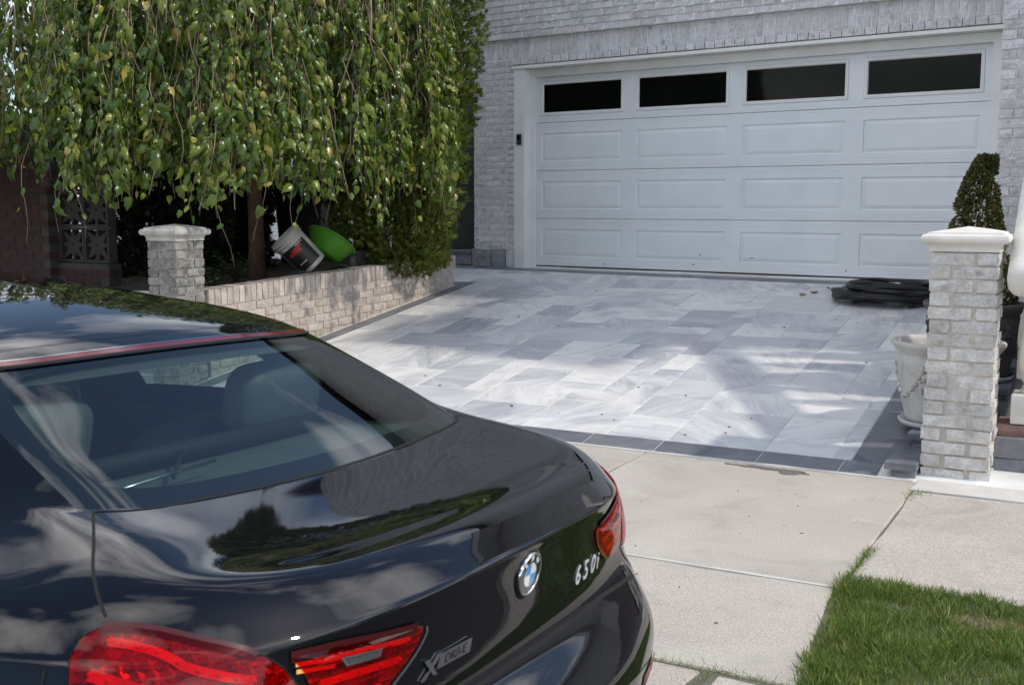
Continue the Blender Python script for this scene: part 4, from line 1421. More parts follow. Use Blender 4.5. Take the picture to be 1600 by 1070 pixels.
# tresses: hanging whips gather in bundles with dark gaps between them
for i in range(118):
    a0 = rl.uniform(0, 2 * math.pi) if i % 3 else R(215) + rl.gauss(0, .9)
    f0 = rl.uniform(.80, 1.04); dz = rl.gauss(0, .10) - (.20 if rl.random() < .16 else 0); ztop = 4.1 + rl.uniform(-1.1, .1)
    for k_ in range(rl.randint(7, 13)):
        a = a0 + rl.gauss(0, .055)
        r0 = rim_r(a) * min(1.05, f0 + rl.gauss(0, .035))
        zt = ztop - .22 * (r0 / 2) ** 2 + rl.uniform(-.5, .1)
        zb = low_z(a) + dz + .05 + abs(rl.gauss(0, .17))
        strand(a, r0, zt, max(zb, 1.34), 0, rl.choice((.0025, .0032, .004, .0055)), 1.0)
for i in range(170):
    a = rl.uniform(0, 2 * math.pi)
    r0 = rim_r(a) * rl.uniform(.62, .85)
    strand(a, r0, 4.0 - .22 * (r0 / 2) ** 2, low_z(a) + .12 + abs(rl.gauss(0, .2)), 0, .003, 1.0)
for i in range(210):
    a = rl.uniform(0, 2 * math.pi)
    r0 = rl.uniform(.35, 1.5)
    strand(a, r0, 4.2 - .3 * (r0 / 2) ** 2, rl.uniform(2.2, 3.0), 0, .004, 1.2)
# bare whips hanging outside the leaves
for i in range(300):
    a = rl.uniform(0, 2 * math.pi)
    zt = rl.uniform(2.2, 3.6)
    strand(a, rim_r(a) * rl.uniform(.97, 1.05), zt, zt - rl.uniform(.4, 1.3), 0, rl.choice((.002, .0026, .0036)), .25)
# thick pale arching limbs that surface in the curtain
for i in range(64):
    a = rl.uniform(0, 2 * math.pi)
    r1 = rim_r(a) * rl.uniform(.88, 1.02)
    z1 = rl.uniform(2.1, 3.3); L = rl.uniform(.35, .9)
    pts = []
    for k in range(12):
        t = k / 11
        if t < .45:
            s_ = t / .45
            r_ = r1 - .55 * (1 - s_); z_ = z1 - .10 + .22 * math.sin(s_ * 1.9)
        else:
            s_ = (t - .45) / .55
            r_ = r1 + .08 * math.sin(s_ * 2.6); z_ = z1 + .10 - L * s_ ** 1.2
        aa = a + .16 * math.sin(t * 2.4 + i)
        pts.append((CXO + r_ * math.cos(aa), r_ * math.sin(aa), z_ - tz0))
    tw.tube(pts, [.0075 * (1 - .6 * k / 11) for k in range(12)], 6, False)
# inner limbs from the head of the trunk
for i in range(14):
    a = i * 2 * math.pi / 14 + rl.uniform(-.15, .15)
    R1 = rim_r(a) * .9
    pts = [(0, 0, 1.95), (.25 * math.cos(a), .25 * math.sin(a), 2.55), (.6 * R1 * math.cos(a), .6 * R1 * math.sin(a), 2.95), (R1 * math.cos(a), R1 * math.sin(a), 2.65), (R1 * 1.05 * math.cos(a), R1 * 1.05 * math.sin(a), 2.1)]
    pts = cr_curve(pts, 6)
    tw.tube(pts, [.045 * (1 - .9 * k / (len(pts) - 1)) for k in range(len(pts))], 7, False)
tw.build('branches', M['twig'], tree, True)["kind"] = "stuff"
lp, la, ln, ls = map(np.array, (lp, la, ln, ls))
ok = lp[:, 2] > (1.30 - tz0)
lp, la, ln, ls = lp[ok], la[ok], ln[ok], ls[ok]
# the leaves nearest the viewer are single leaves, the others one mass of foliage
wp = lp + np.array([tb[0], tb[1], tz0])
fx = wp[:, 0] * -math.sin(R(YAW)) + wp[:, 1] * math.cos(R(YAW))
rx = wp[:, 0] * math.cos(R(YAW)) + wp[:, 1] * math.sin(R(YAW))
inview = (np.abs(rx / fx) < .46) & ((wp[:, 2] - CAM_Z) / fx < .175)
score = ls / fx + np.where(inview, 0, -9)
order = np.argsort(-score)
near = order[:300]; rest = order[300:]
def curl(V, k, tw):
    W = V.copy()
    W[:, 2] += -k * W[:, 1] ** 2 + tw * W[:, 0] * W[:, 1] - .35 * abs(k) * W[:, 0] ** 2
    return W
VAR = [curl(LV, .05, .1), curl(LV, .35, -.35), curl(LV, -.22, .4), curl(LV * np.array([.72, 1.05, 1.4]), .2, .6)]
pv, pf, base = [], [], 0
for q, tv in enumerate(VAR):
    ix = rest[q::4]
    v, f = scatter(tv, LF, lp[ix], la[ix], ln[ix], ls[ix])
    pv.append(v); pf.append(f + base); base += len(v)
obj('foliage', np_mesh('foliage', np.concatenate(pv), np.concatenate(pf), False), M['leaf_mulberry'], tree)["kind"] = "stuff"
leaf_mes = []
for tv in VAR:
    q = np_mesh('leaf', tv, LF, False); q.materials.append(M['leaf_single']); leaf_mes.append(q)
FR = frames(la[near], ln[near])
for q, k in enumerate(near):
    o = bpy.data.objects.new('leaf', leaf_mes[q % 4])
    COL.objects.link(o); o.parent = tree
    mt = Matrix(FR[q].tolist()).to_4x4()
    o.matrix_local = Matrix.Translation(lp[k].tolist()) @ mt @ Matrix.Scale(float(ls[k]), 4)

# ================================================================== conifers
def conifer(name, label, x, y, z0, H, rfun, n, mat, seed, smin=.05, smax=.10, trunks=((0, 0, 0, 0),), zlow=.15, lean=0, tr=.045, shell=.35, squash=1.0):
    g = np.random.default_rng(seed)
    c = thing(name, label, 'conifer', S(x, y, z0), TH)
    t = g.random(n) ** .85
    z = zlow + t * (H - zlow)
    a = g.random(n) * 2 * math.pi
    rr = np.array([rfun(zz, aa) for zz, aa in zip(z, a)])
    k = 1 - shell * g.random(n) ** 1.6 + .07 * np.sin(a * 5 + z * 7) + .05 * np.sin(a * 11 - z * 13)
    pos = np.stack([rr * k * np.cos(a) + lean * z, rr * k * np.sin(a) * squash, z], 1)
    out = np.stack([np.cos(a), np.sin(a), np.zeros(n)], 1)
    nn = g.normal(size=(n, 3))
    ax = out * .75 + np.array([0, 0, .55]) + nn * .42
    nr = np.cross(out, np.array([0, 0, 1.0])) + g.normal(size=(n, 3)) * .6
    v, f = scatter(*T_SPRAY, pos, ax, nr, g.uniform(smin, smax, n))
    obj('foliage', np_mesh('foliage', v, f), M[mat], c)["kind"] = "stuff"
    for (tx_, ty_, lx, ly) in trunks:
        MB().tube([(tx_, ty_, -.1), (tx_ + lx * .3, ty_ + ly * .3, H * .3), (tx_ + lx * .7, ty_ + ly * .7, H * .6), (tx_ + lx, ty_ + ly, H * .93)], [tr, tr * .85, tr * .6, .008], 9).build('trunk', M['bark_dark'], c, True)
    return c
def r_arb(z, a): return (.80 - .05 * z / 2 + .06 * math.sin(3 * a + z * 2)) * (1.0 if z < 3.6 else max(.1, 1 - (z - 3.6) / 1.6)) * min(1, .45 + z * .32)
conifer('arborvitae', 'tall dense arborvitae at the far end of the planter beside the garage front', -5.42, 3.62, .80, 5.0, r_arb, 15000, 'leaf_juniper', 3, .045, .10, ((0, 0, .05, .02), (-.12, .06, -.2, .1)), .02)
def r_jun(z, a): return (.42 + .10 * math.sin(2 * a + 1.0)) * math.exp(-((z - .42) / .55) ** 2) + .10
conifer('juniper_bush', 'low yellow-green juniper bush spilling over the end of the planter wall', -5.35, 3.28, .86, 1.30, r_jun, 6000, 'leaf_juniper', 5, .04, .085, ((0, 0, .1, .0),), -.10, 0, .03, .5)
# sparse tree on thin dark stems behind the basin
def r_thin(z, a): return .55 if z > 1.15 else .2
conifer('multi_stem_conifer', 'sparse conifer on thin dark stems behind the green basin', -6.0, 3.35, .80, 4.2, r_thin, 3800, 'leaf_hedge', 8, .06, .11, ((0, 0, -.1, .1), (.12, .05, .12, .05), (.2, -.05, .3, .0), (-.1, .0, -.35, .1)), 1.05, 0, .05, .8)
# dark hedge behind the trunk
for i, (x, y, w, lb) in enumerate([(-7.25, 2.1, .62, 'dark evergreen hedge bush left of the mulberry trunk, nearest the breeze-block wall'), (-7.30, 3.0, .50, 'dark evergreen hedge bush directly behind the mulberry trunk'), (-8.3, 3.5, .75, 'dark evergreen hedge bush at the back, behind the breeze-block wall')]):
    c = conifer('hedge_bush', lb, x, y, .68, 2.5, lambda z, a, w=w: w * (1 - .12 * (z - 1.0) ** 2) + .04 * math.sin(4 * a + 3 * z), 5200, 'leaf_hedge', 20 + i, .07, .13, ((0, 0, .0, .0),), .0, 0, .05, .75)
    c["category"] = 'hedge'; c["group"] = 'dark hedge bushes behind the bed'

# leafy low shrub at the foot of the trunk
def shrub(label, x, y, n, h, w, seed, s0=.03, s1=.055):
    g = np.random.default_rng(seed)
    c = thing('low_shrub', label, 'shrub', S(x, y, bz(x, y)), TH, 'low plants in the bed')
    pos, ax = [], []
    mb = MB()
    for i in range(n):
        a = g.random() * 6.28; L = h * g.uniform(.5, 1.0); sp = w * g.uniform(.3, 1)
        p = [(0, 0, 0), (sp * .4 * math.cos(a), sp * .4 * math.sin(a), L * .55), (sp * math.cos(a), sp * math.sin(a), L)]
        mb.tube(p, [.004, .003, .0015], 4, False)
        for q in range(7):
            t = .35 + .65 * (q + 1) / 7
            pos.append((sp * t * math.cos(a), sp * t * math.sin(a), L * t)); b = g.random() * 6.28
            ax.append((math.cos(b), math.sin(b), .3))
    mb.build('stems', M['bark_dark'], c)
    pos, ax = np.array(pos), np.array(ax)
    v, f = scatter(*T_OVAL, pos, ax, np.tile([0, 0, 1.0], (len(pos), 1)) + g.normal(size=pos.shape) * .4, g.uniform(s0, s1, len(pos)))
    obj('foliage', np_mesh('foliage', v, f), M['leaf_shrub'], c)["kind"] = "stuff"
shrub('low leafy shrub right beside the foot of the mulberry trunk', -5.85, 1.55, 22, .30, .22, 31)
shrub('small leafy shrub between the weathered pillar and the mulberry trunk', -5.62, 1.0, 12, .22, .15, 32)
# rusty fallen leaves and grass in the bed
gp, gf = [], []
for i in range(160):
    x, y = RNG.uniform(-6.6, -5.42), RNG.uniform(.65, 2.1)
    z = bz(x, y) + .025; s = RNG.uniform(.02, .045); a = RNG.uniform(0, 6.28)
    k = len(gp)
    for (p, q, h) in [(-.5, 0, .1), (0, -.35, .3), (.5, 0, .1), (0, .35, .35)]:
        gp.append((x + s * (p * math.cos(a) - q * math.sin(a)), y + s * (p * math.sin(a) + q * math.cos(a)), z + s * h))
    gf.append((k, k + 1, k + 2, k + 3))
street_empty('fallen_leaves', M['dead_leaf'], mesh('fallen_leaves', gp, gf), label='rusty fallen leaves on the soil behind the planter wall', cat='leaves', kind='stuff')

# ================================================================== neighbour's red brick wall with breeze blocks
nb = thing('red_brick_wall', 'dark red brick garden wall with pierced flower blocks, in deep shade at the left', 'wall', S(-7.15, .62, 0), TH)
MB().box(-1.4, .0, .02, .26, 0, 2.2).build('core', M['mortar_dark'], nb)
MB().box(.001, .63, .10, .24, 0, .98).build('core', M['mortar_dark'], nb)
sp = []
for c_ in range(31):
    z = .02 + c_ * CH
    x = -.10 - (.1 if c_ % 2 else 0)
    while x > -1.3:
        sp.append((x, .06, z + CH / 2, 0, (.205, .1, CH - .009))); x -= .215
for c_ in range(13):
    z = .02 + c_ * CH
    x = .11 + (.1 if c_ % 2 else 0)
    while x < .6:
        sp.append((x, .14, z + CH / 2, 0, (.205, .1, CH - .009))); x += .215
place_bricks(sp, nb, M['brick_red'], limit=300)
def breeze_block():
    mb = MB()
    h, t, d = .15, .022, .09
    mb.box(-h, h, -d / 2, d / 2, -h, -h + t); mb.box(-h, h, -d / 2, d / 2, h - t, h)
    mb.box(-h, -h + t, -d / 2, d / 2, -h + t, h - t); mb.box(h - t, h, -d / 2, d / 2, -h + t, h - t)
    for q in range(8):
        a = q * math.pi / 4
        L = .13 if q % 2 == 0 else .165
        dx, dz = math.cos(a), math.sin(a); px_, pz = -dz, dx
        w0, w1 = .006, .030
        o = []
        for (s_, w) in ((.01, w0), (L * .5, w1), (L, .004)):
            o += [(dx * s_ + px_ * w, dz * s_ + pz * w), (dx * s_ - px_ * w, dz * s_ - pz * w)]
        outline = [o[0], o[2], o[4], o[5], o[3], o[1]]
        v = [(x, -d * .35, z) for x, z in outline] + [(x, d * .35, z) for x, z in outline]
        n = 6
        mb.add(v, [tuple(range(n)), tuple(reversed(range(n, 2 * n)))] + [(i, (i + 1) % n, n + (i + 1) % n, n + i) for i in range(n)])
    return mesh('flower_block', mb.v, mb.f)
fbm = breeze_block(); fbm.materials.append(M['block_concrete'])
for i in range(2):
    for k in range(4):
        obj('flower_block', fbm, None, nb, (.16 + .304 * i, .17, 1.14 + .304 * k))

# ================================================================== grass strip
GX0, GX1, GY0, GY1 = .20, 3.2, -2.80, -1.745
def gedge(y): return GX0 + .012 + .105 * (-1.80 - y) + .014 * math.sin(y * 5.0) + .010 * math.sin(y * 13)
vt = [(gedge(GY0 + (GY1 - GY0) * i / 12), GY0 + (GY1 - GY0) * i / 12, .030) for i in range(13)]
verge = street_empty('verge', M['thatch'], mesh('verge', vt + [(GX1, GY1, .030), (GX1, GY0, .030)], [tuple(range(15))]), kind='structure')
NG = 125000
gx = GX0 - .05 + (GX1 - GX0 + .05) * RNG.random(NG) ** 1.35
gy = RNG.uniform(GY0 - .03, GY1 + .04, NG)
keep = gx > np.array([gedge(q) for q in gy]) - .03 + .04 * RNG.random(NG)
bare = ((gx - .78) / .24) ** 2 + ((gy + 1.98) / .10) ** 2
bare2 = ((gx - .45) / .10) ** 2 + ((gy + 1.96) / .06) ** 2
keep &= (RNG.random(NG) < np.clip(bare - .15, .12, 1)) & (RNG.random(NG) < np.clip(bare2, .35, 1))
gx, gy = gx[keep], gy[keep]
n = len(gx)
T_BLADE = (np.array([(-.034, 0, 0), (.034, 0, 0), (.027, .55, .05), (-.027, .55, .05), (0, 1, .24)], float), np.array([(0, 1, 2), (0, 2, 3), (3, 2, 4)]))
cc = np.stack([RNG.uniform(GX0, GX1, 420), RNG.uniform(GY0, GY1, 420)], 1)
clump = np.zeros(n)
for q in cc: clump += np.exp(-(((gx - q[0]) ** 2 + (gy - q[1]) ** 2) / (2 * .035 ** 2)))
clump = np.clip(clump / 1.6, 0, 1.1)
ax = np.stack([RNG.normal(0, .55, n), RNG.normal(0, .55, n), np.full(n, 1.0)], 1)
v, f = scatter(*T_BLADE, np.stack([gx, gy, np.full(n, .028)], 1), ax, RNG.normal(size=(n, 3)), RNG.uniform(.024, .066, n) * (.70 + .42 * clump))
street_empty('grass', M['grass_blade'], np_mesh('grass', v, f), label='short green grass growing on the verge beside the apron', cat='grass', kind='stuff')
# straw and bare earth patch
n = 15000
a = RNG.uniform(0, 6.28, n); rr = np.sqrt(RNG.random(n))
px_ = .78 + .25 * rr * np.cos(a); py_ = -1.98 + .105 * rr * np.sin(a)
px_[6000:] = RNG.uniform(.32, 2.9, n - 6000); py_[6000:] = RNG.uniform(GY0 + .02, GY1 - .02, n - 6000)
px_, py_ = px_[:9500], py_[:9500]; n = 9500
v, f = scatter(*T_BLADE, np.stack([px_, py_, np.full(n, .033)], 1), np.stack([RNG.normal(size=n), RNG.normal(size=n), np.full(n, .25)], 1), RNG.normal(size=(n, 3)), RNG.uniform(.012, .035, n))
street_empty('dry_straw', M['straw'], np_mesh('dry_straw', v, f), label='dry brown straw on the bare patch in the grass verge', cat='straw', kind='stuff')
# weeds in the joints
wx, wy = [], []
for (x0, y0, x1, y1, m_, w) in [(.222, -1.80, .232, -1.30, 700, .012), (.228, -.42, .238, -.26, 60, .014), (.235, -.30, .262, -.22, 90, .03), (-1.3, -2.83, -.2, -2.832, 130, .01), (-.2, -2.83, .3, -2.835, 170, .016), (.02, -3.0, .04, -2.84, 90, .014)]:
    t = RNG.random(m_) ** (1.0 if m_ != 420 else 1.7)
    wx.append(x0 + (x1 - x0) * t + RNG.normal(0, w, m_)); wy.append(y0 + (y1 - y0) * t + RNG.normal(0, w * .8, m_))
wx, wy = np.concatenate(wx), np.concatenate(wy); n = len(wx)
v, f = scatter(*T_BLADE, np.stack([wx, wy, np.full(n, WALK_Z - .005)], 1), np.stack([RNG.normal(0, .8, n), RNG.normal(0, .8, n), np.full(n, .8)], 1), RNG.normal(size=(n, 3)), RNG.uniform(.014, .036, n))
street_empty('joint_weeds', M['grass_blade'], np_mesh('joint_weeds', v, f), label='small weeds growing in the joints of the concrete walk', cat='weeds', kind='stuff')

# ================================================================== trees of the neighbourhood, seen mirrored in the paint
g = np.random.default_rng(77)
pos = []
for (cx, cy, rad, h, n) in [(16, 11, 3.2, 8, 900), (23, 5.5, 3.0, 7.5, 900), (30, 9, 4.0, 9, 1000), (34, -10, 5, 8, 1000), (46, 1, 6, 8, 1000)]:
    u = g.normal(size=(n, 3)); u /= np.linalg.norm(u, axis=1, keepdims=True)
    rr = g.random(n) ** .35
    pos.append(np.array([cx, cy, h * .58]) + u * rr[:, None] * np.array([rad, rad, h * .44]))
pos = np.concatenate(pos); n = len(pos)
v, f = scatter(*T_OVAL, pos, rnd_unit(n), rnd_unit(n), g.uniform(.5, 1.1, n))
o = obj('far_trees', np_mesh('far_trees', v, f), M['leaf_far']); tag(o, 'far street trees that show only as dark reflections in the paint', 'trees', kind='stuff')
# ================================================================== the parked car
# car frame: u forward from the tail, v to the car's right, w up; blender local = (u, -v, w)
CAR_O = (-1.022, 1.601, 0.0)
car = thing('parked_car', 'glossy black two-door coupe parked at the kerb, tail towards the viewer', 'car', CAR_O)
car.rotation_euler = Euler((R(1.5), 0, math.pi + TH), 'XYZ')
HULL = [
 # p0 centre .. p13 front centre; rows r0 glass base .. r11 sill
 [(.500,0,.985),(.400,0,.962),(.265,0,.939),(.155,0,.953),(.078,0,.899),(.082,0,.882),(.090,0,.838),(.102,0,.700),(.050,0,.640),(.000,0,.560),(.020,0,.400),(.100,0,.220)],
 [(.512,.28,.990),(.408,.285,.966),(.272,.29,.942),(.165,.30,.953),(.090,.31,.894),(.094,.31,.878),(.101,.315,.836),(.108,.32,.700),(.060,.32,.640),(.012,.32,.558),(.035,.32,.400),(.110,.32,.220)],
 [(.535,.455,1.000),(.430,.465,.977),(.298,.475,.950),(.200,.485,.952),(.130,.488,.884),(.132,.488,.867),(.133,.488,.820),(.130,.490,.705),(.082,.50,.638),(.048,.50,.553),(.070,.50,.400),(.140,.50,.220)],
 [(.585,.550,1.012),(.490,.590,.999),(.395,.635,.975),(.300,.655,.944),(.206,.640,.876),(.201,.643,.858),(.181,.648,.800),(.166,.655,.705),(.136,.680,.628),(.110,.700,.548),(.135,.700,.400),(.200,.680,.220)],
 [(.800,.660,1.003),(.700,.694,.975),(.580,.733,.957),(.475,.770,.932),(.392,.800,.885),(.385,.806,.868),(.372,.828,.800),(.370,.845,.700),(.350,.855,.620),(.330,.860,.530),(.340,.855,.400),(.380,.820,.220)],
 [(1.150,.700,.990),(1.100,.750,.985),(1.030,.800,.970),(.960,.848,.943),(.880,.890,.885),(.870,.894,.868),(.820,.915,.800),(.800,.925,.700),(.800,.930,.620),(.800,.930,.520),(.800,.920,.400),(.800,.880,.220)],
 [(1.500,.725,.975),(1.450,.775,.970),(1.380,.830,.955),(1.320,.875,.930),(1.260,.915,.870),(1.250,.920,.855),(1.200,.937,.800),(1.190,.945,.700),(1.180,.947,.620),(1.180,.947,.520),(1.180,.940,.400),(1.180,.900,.220)],
 [(2.000,.740,.955),(2.000,.790,.945),(2.000,.840,.925),(2.000,.870,.895),(2.000,.895,.840),(1.990,.898,.825),(1.950,.905,.770),(1.950,.905,.680),(1.950,.905,.600),(1.950,.910,.500),(1.950,.910,.380),(1.950,.860,.220)],
 [(2.900,.750,.935),(2.900,.790,.925),(2.900,.835,.905),(2.900,.865,.875),(2.900,.885,.820),(2.900,.888,.805),(2.900,.890,.760),(2.900,.885,.670),(2.900,.885,.590),(2.900,.890,.500),(2.900,.895,.370),(2.900,.850,.220)],
 [(3.450,.720,.930),(3.500,.770,.915),(3.550,.820,.890),(3.600,.860,.860),(3.600,.885,.810),(3.600,.888,.797),(3.600,.900,.750),(3.600,.905,.670),(3.600,.910,.600),(3.600,.915,.500),(3.600,.910,.380),(3.600,.860,.220)],
 [(3.550,.620,.945),(3.700,.680,.930),(3.850,.750,.900),(4.000,.820,.855),(4.050,.870,.800),(4.055,.878,.787),(4.080,.920,.730),(4.080,.935,.670),(4.080,.935,.600),(4.080,.935,.500),(4.080,.930,.380),(4.080,.880,.220)],
 [(3.620,.450,.960),(3.900,.500,.925),(4.150,.550,.880),(4.400,.620,.820),(4.550,.700,.760),(4.557,.705,.750),(4.620,.740,.700),(4.650,.760,.640),(4.680,.760,.570),(4.700,.770,.480),(4.680,.770,.360),(4.600,.740,.220)],
 [(3.660,.250,.970),(4.000,.270,.930),(4.300,.290,.880),(4.600,.310,.800),(4.780,.330,.730),(4.785,.332,.722),(4.820,.340,.670),(4.840,.350,.600),(4.850,.350,.530),(4.860,.350,.460),(4.830,.350,.340),(4.740,.330,.220)],
 [(3.680,0,.975),(4.030,0,.935),(4.350,0,.885),(4.660,0,.800),(4.830,0,.730),(4.835,0,.722),(4.870,0,.660),(4.885,0,.600),(4.890,0,.530),(4.894,0,.460),(4.870,0,.340),(4.780,0,.220)],
]
TOP = [
 # rows g0 = glass base, g1, g2 mid glass, g3 glass top, g4, g5, g6 spine
 [(.500,0,.985),(.605,0,1.048),(.710,0,1.107),(.900,0,1.206),(1.020,0,1.248),(1.200,0,1.288),(1.400,0,1.312)],
 [(.512,.28,.990),(.615,.273,1.049),(.720,.265,1.105),(.910,.25,1.203),(1.030,.24,1.244),(1.250,.15,1.287),(1.500,0,1.320)],
 [(.535,.455,1.000),(.640,.447,1.053),(.745,.437,1.104),(.935,.405,1.197),(1.060,.388,1.237),(1.400,.24,1.296),(1.650,0,1.328)],
 [(.585,.550,1.012),(.690,.541,1.063),(.795,.528,1.110),(.980,.488,1.195),(1.130,.468,1.234),(1.550,.300,1.300),(1.850,0,1.333)],
 [(.800,.660,1.003),(.900,.641,1.047),(1.000,.618,1.094),(1.200,.565,1.185),(1.350,.522,1.236),(1.750,.320,1.310),(2.000,0,1.336)],
 [(1.150,.700,.990),(1.225,.685,1.048),(1.300,.665,1.104),(1.500,.600,1.205),(1.600,.552,1.256),(1.950,.330,1.318),(2.150,0,1.338)],
 [(1.500,.725,.975),(1.550,.705,1.040),(1.600,.682,1.103),(1.750,.610,1.220),(1.800,.560,1.274),(2.100,.330,1.325),(2.300,0,1.339)],
 [(2.000,.740,.955),(2.025,.717,1.030),(2.050,.690,1.104),(2.100,.615,1.235),(2.150,.560,1.285),(2.300,.330,1.328),(2.400,0,1.339)],
 [(2.900,.750,.935),(2.825,.722,1.014),(2.750,.690,1.092),(2.600,.610,1.225),(2.550,.555,1.275),(2.500,.330,1.322),(2.500,0,1.336)],
 [(3.450,.720,.930),(3.275,.691,1.008),(3.100,.660,1.082),(2.780,.580,1.205),(2.700,.530,1.255),(2.620,.320,1.310),(2.600,0,1.329)],
 [(3.550,.620,.945),(3.375,.591,1.017),(3.200,.560,1.087),(2.850,.490,1.205),(2.750,.460,1.255),(2.680,.300,1.303),(2.650,0,1.324)],
 [(3.620,.450,.960),(3.435,.436,1.030),(3.250,.420,1.098),(2.900,.370,1.215),(2.800,.350,1.260),(2.720,.220,1.300),(2.680,0,1.319)],
 [(3.660,.250,.970),(3.470,.240,1.039),(3.280,.230,1.107),(2.930,.200,1.222),(2.830,.190,1.265),(2.740,.120,1.297),(2.700,0,1.316)],
 [(3.680,0,.975),(3.490,0,1.044),(3.300,0,1.111),(2.950,0,1.225),(2.850,0,1.267),(2.760,0,1.295),(2.710,0,1.314)],
]
HULL = [h[:4] + [tuple(np.array(h[3]) * .2 + np.array(h[4]) * .8 + np.array([.0, 0, .003]))] + h[4:] for h in HULL]
def mirror(p): return (p[0], -p[1], p[2])
SP, SR = 10, 6
def surface(T):
    rows = []
    for k in range(len(T[0])):
        line = [T[p][k] for p in range(len(T))]
        rows.append(cr_curve(line, SP, mirror(line[1]), mirror(line[-2])))
    npnt = len(rows[0])
    return np.array([cr_curve([rows[k][i] for k in range(len(rows))], SR) for i in range(npnt)])
def rows_of(T):
    out = []
    for k in range(len(T[0])):
        line = [T[p][k] for p in range(len(T))]
        out.append(cr_curve(line, SP, mirror(line[1]), mirror(line[-2])))
    A = np.array(out)                       # (rows, n, 3)
    # even out the curvature along the car so that reflections run smoothly
    for it in range(22):
        P = np.concatenate([A[:, 1:2] * [1, -1, 1], A, A[:, -2:-1] * [1, -1, 1]], axis=1)
        A = (P[:, :-2] + 2 * P[:, 1:-1] + P[:, 2:]) / 4
    return A
RH, RG = rows_of(HULL), rows_of(TOP)
RG[0] = RH[0]
RG[-1, :, 1] = 0
HS, GS = [], []
for i in range(RH.shape[1]):
    f_ = min(1, max(0, (i - 30) / 6)) * min(1, max(0, (54 - i) / 6))      # rear pillar flows into the wing
    ph = (RH[0, i] * 2 - RH[1, i]) * (1 - f_) + RG[1, i] * f_
    pg = (RG[0, i] * 2 - RG[1, i]) * (1 - f_) + RH[1, i] * f_
    HS.append(cr_curve(list(RH[:, i]), SR, ph)); GS.append(cr_curve(list(RG[:, i]), SR, pg))
HS, GS = np.array(HS), np.array(GS)
def relax(A, keep, n):
    B_ = A.copy()
    for it in range(n):
        C_ = B_.copy()
        C_[:, 1:-1] = (B_[:, :-2] + 2 * B_[:, 1:-1] + B_[:, 2:]) / 4
        C_[:, keep] = A[:, keep]
        B_ = C_
    return B_
HS = relax(HS, [0, 5 * SR, 5 * SR + 1, HS.shape[1] - 1], 5)
GS = relax(GS, [0, 3 * SR, GS.shape[1] - 1], 5)
# run the rear pillar into the wing without a crease
for i in range(31, 54):
    k_ = min(1, (i - 30) / 4) * min(1, (54 - i) / 6)
    col = np.concatenate([GS[i, ::-1], HS[i, 1:]])
    c0 = GS.shape[1] - 1
    a_, b_ = c0 - 9, c0 + 11
    new = col.copy()
    for it in range(60):
        new[a_:b_] = (new[a_ - 1:b_ - 1] + 2 * new[a_:b_] + new[a_ + 1:b_ + 1]) / 4
    col = col * (1 - k_) + new * k_
    GS[i] = col[:c0 + 1][::-1]; HS[i] = col[c0:]
GS[:, 0] = HS[:, 0]
GS[:, -1, 1] = 0
NPc = HS.shape[0]
def L3(p): return (float(p[0]), -float(p[1]), float(p[2]))
def patch(G, i0, i1, j0, j1, both=True, off=0.0):
    """quads of a grid patch for both sides of the car"""
    mb = MB()
    for s in ((1, -1) if both else (1,)):
        v = [(G[i, j, 0], -G[i, j, 1] * s, G[i, j, 2]) for i in range(i0, i1 + 1) for j in range(j0, j1 + 1)]
        m_ = j1 - j0 + 1
        f = []
        for i in range(i1 - i0):
            for j in range(j1 - j0):
                q = (i * m_ + j, (i + 1) * m_ + j, (i + 1) * m_ + j + 1, i * m_ + j + 1)
                f.append(q if s == 1 else tuple(reversed(q)))
        mb.add(v, f)
    return mb
def finish(mb, name, mat, parent, outward=True, offset=0.0, smooth=True):
    bm = bmesh.new()
    vs = [bm.verts.new(q) for q in mb.v]
    for q in mb.f:
        try: bm.faces.new([vs[i] for i in q])
        except ValueError: pass
    bmesh.ops.remove_doubles(bm, verts=bm.verts, dist=1e-4)
    bmesh.ops.dissolve_degenerate(bm, edges=bm.edges, dist=1e-6)
    bmesh.ops.recalc_face_normals(bm, faces=bm.faces)
    bm.normal_update()
    if offset:
        for q in bm.verts: q.co += q.normal * offset
    me = bpy.data.meshes.new(name); bm.to_mesh(me); bm.free()
    if smooth: me.polygons.foreach_set("use_smooth", [True] * len(me.polygons))
    return obj(name, me, mat, parent)
iC0, iC1, iQ, iB0, iB1, iA = 3 * SP, 43, 4 * SP + 7, 66, 70, 9 * SP + 3
jF, jT = 1, 3 * SR                # glass rows
# ---- body shell: hull without wheel openings, roof, pillars
body_mb = MB()
hull = patch(HS, 0, NPc - 1, 0, HS.shape[1] - 1)
WHEELS = [(1.145, .345), (4.0, .345)]
ff = []
for q in hull.f:
    c = np.mean([hull.v[i] for i in q], axis=0)
    if abs(c[1]) > .60 and any((c[0] - a) ** 2 + (c[2] - b) ** 2 < .372 ** 2 for a, b in WHEELS): continue
    ff.append(q)
body_mb.add(hull.v, ff)
roof = patch(GS, 0, NPc - 1, jT, GS.shape[1] - 1); body_mb.add(roof.v, roof.f)
for (a, b) in ((iC0, iQ), (iB0, iB1), (iA - 3, iA + 5)):
    q = patch(GS, a, b, 0, jT); body_mb.add(q.v, q.f)
body = finish(body_mb, 'body', M['car_paint'], car)
def is_out(o):
    """flip so that normals point outwards"""
    bm = bmesh.new(); bm.from_mesh(o.data)
    bm.normal_update()
    s = sum((f.normal.dot(f.calc_center_median() - Vector((2.3, 0, .7)))) for f in bm.faces)
    if s < 0: bmesh.ops.reverse_faces(bm, faces=bm.faces)
    bm.to_mesh(o.data); bm.free()
is_out(body)
bmq = bmesh.new(); bmq.from_mesh(body.data); full_g = patch(GS, 0, NPc - 1, 0, jT)
vs = [bmq.verts.new(q) for q in full_g.v]
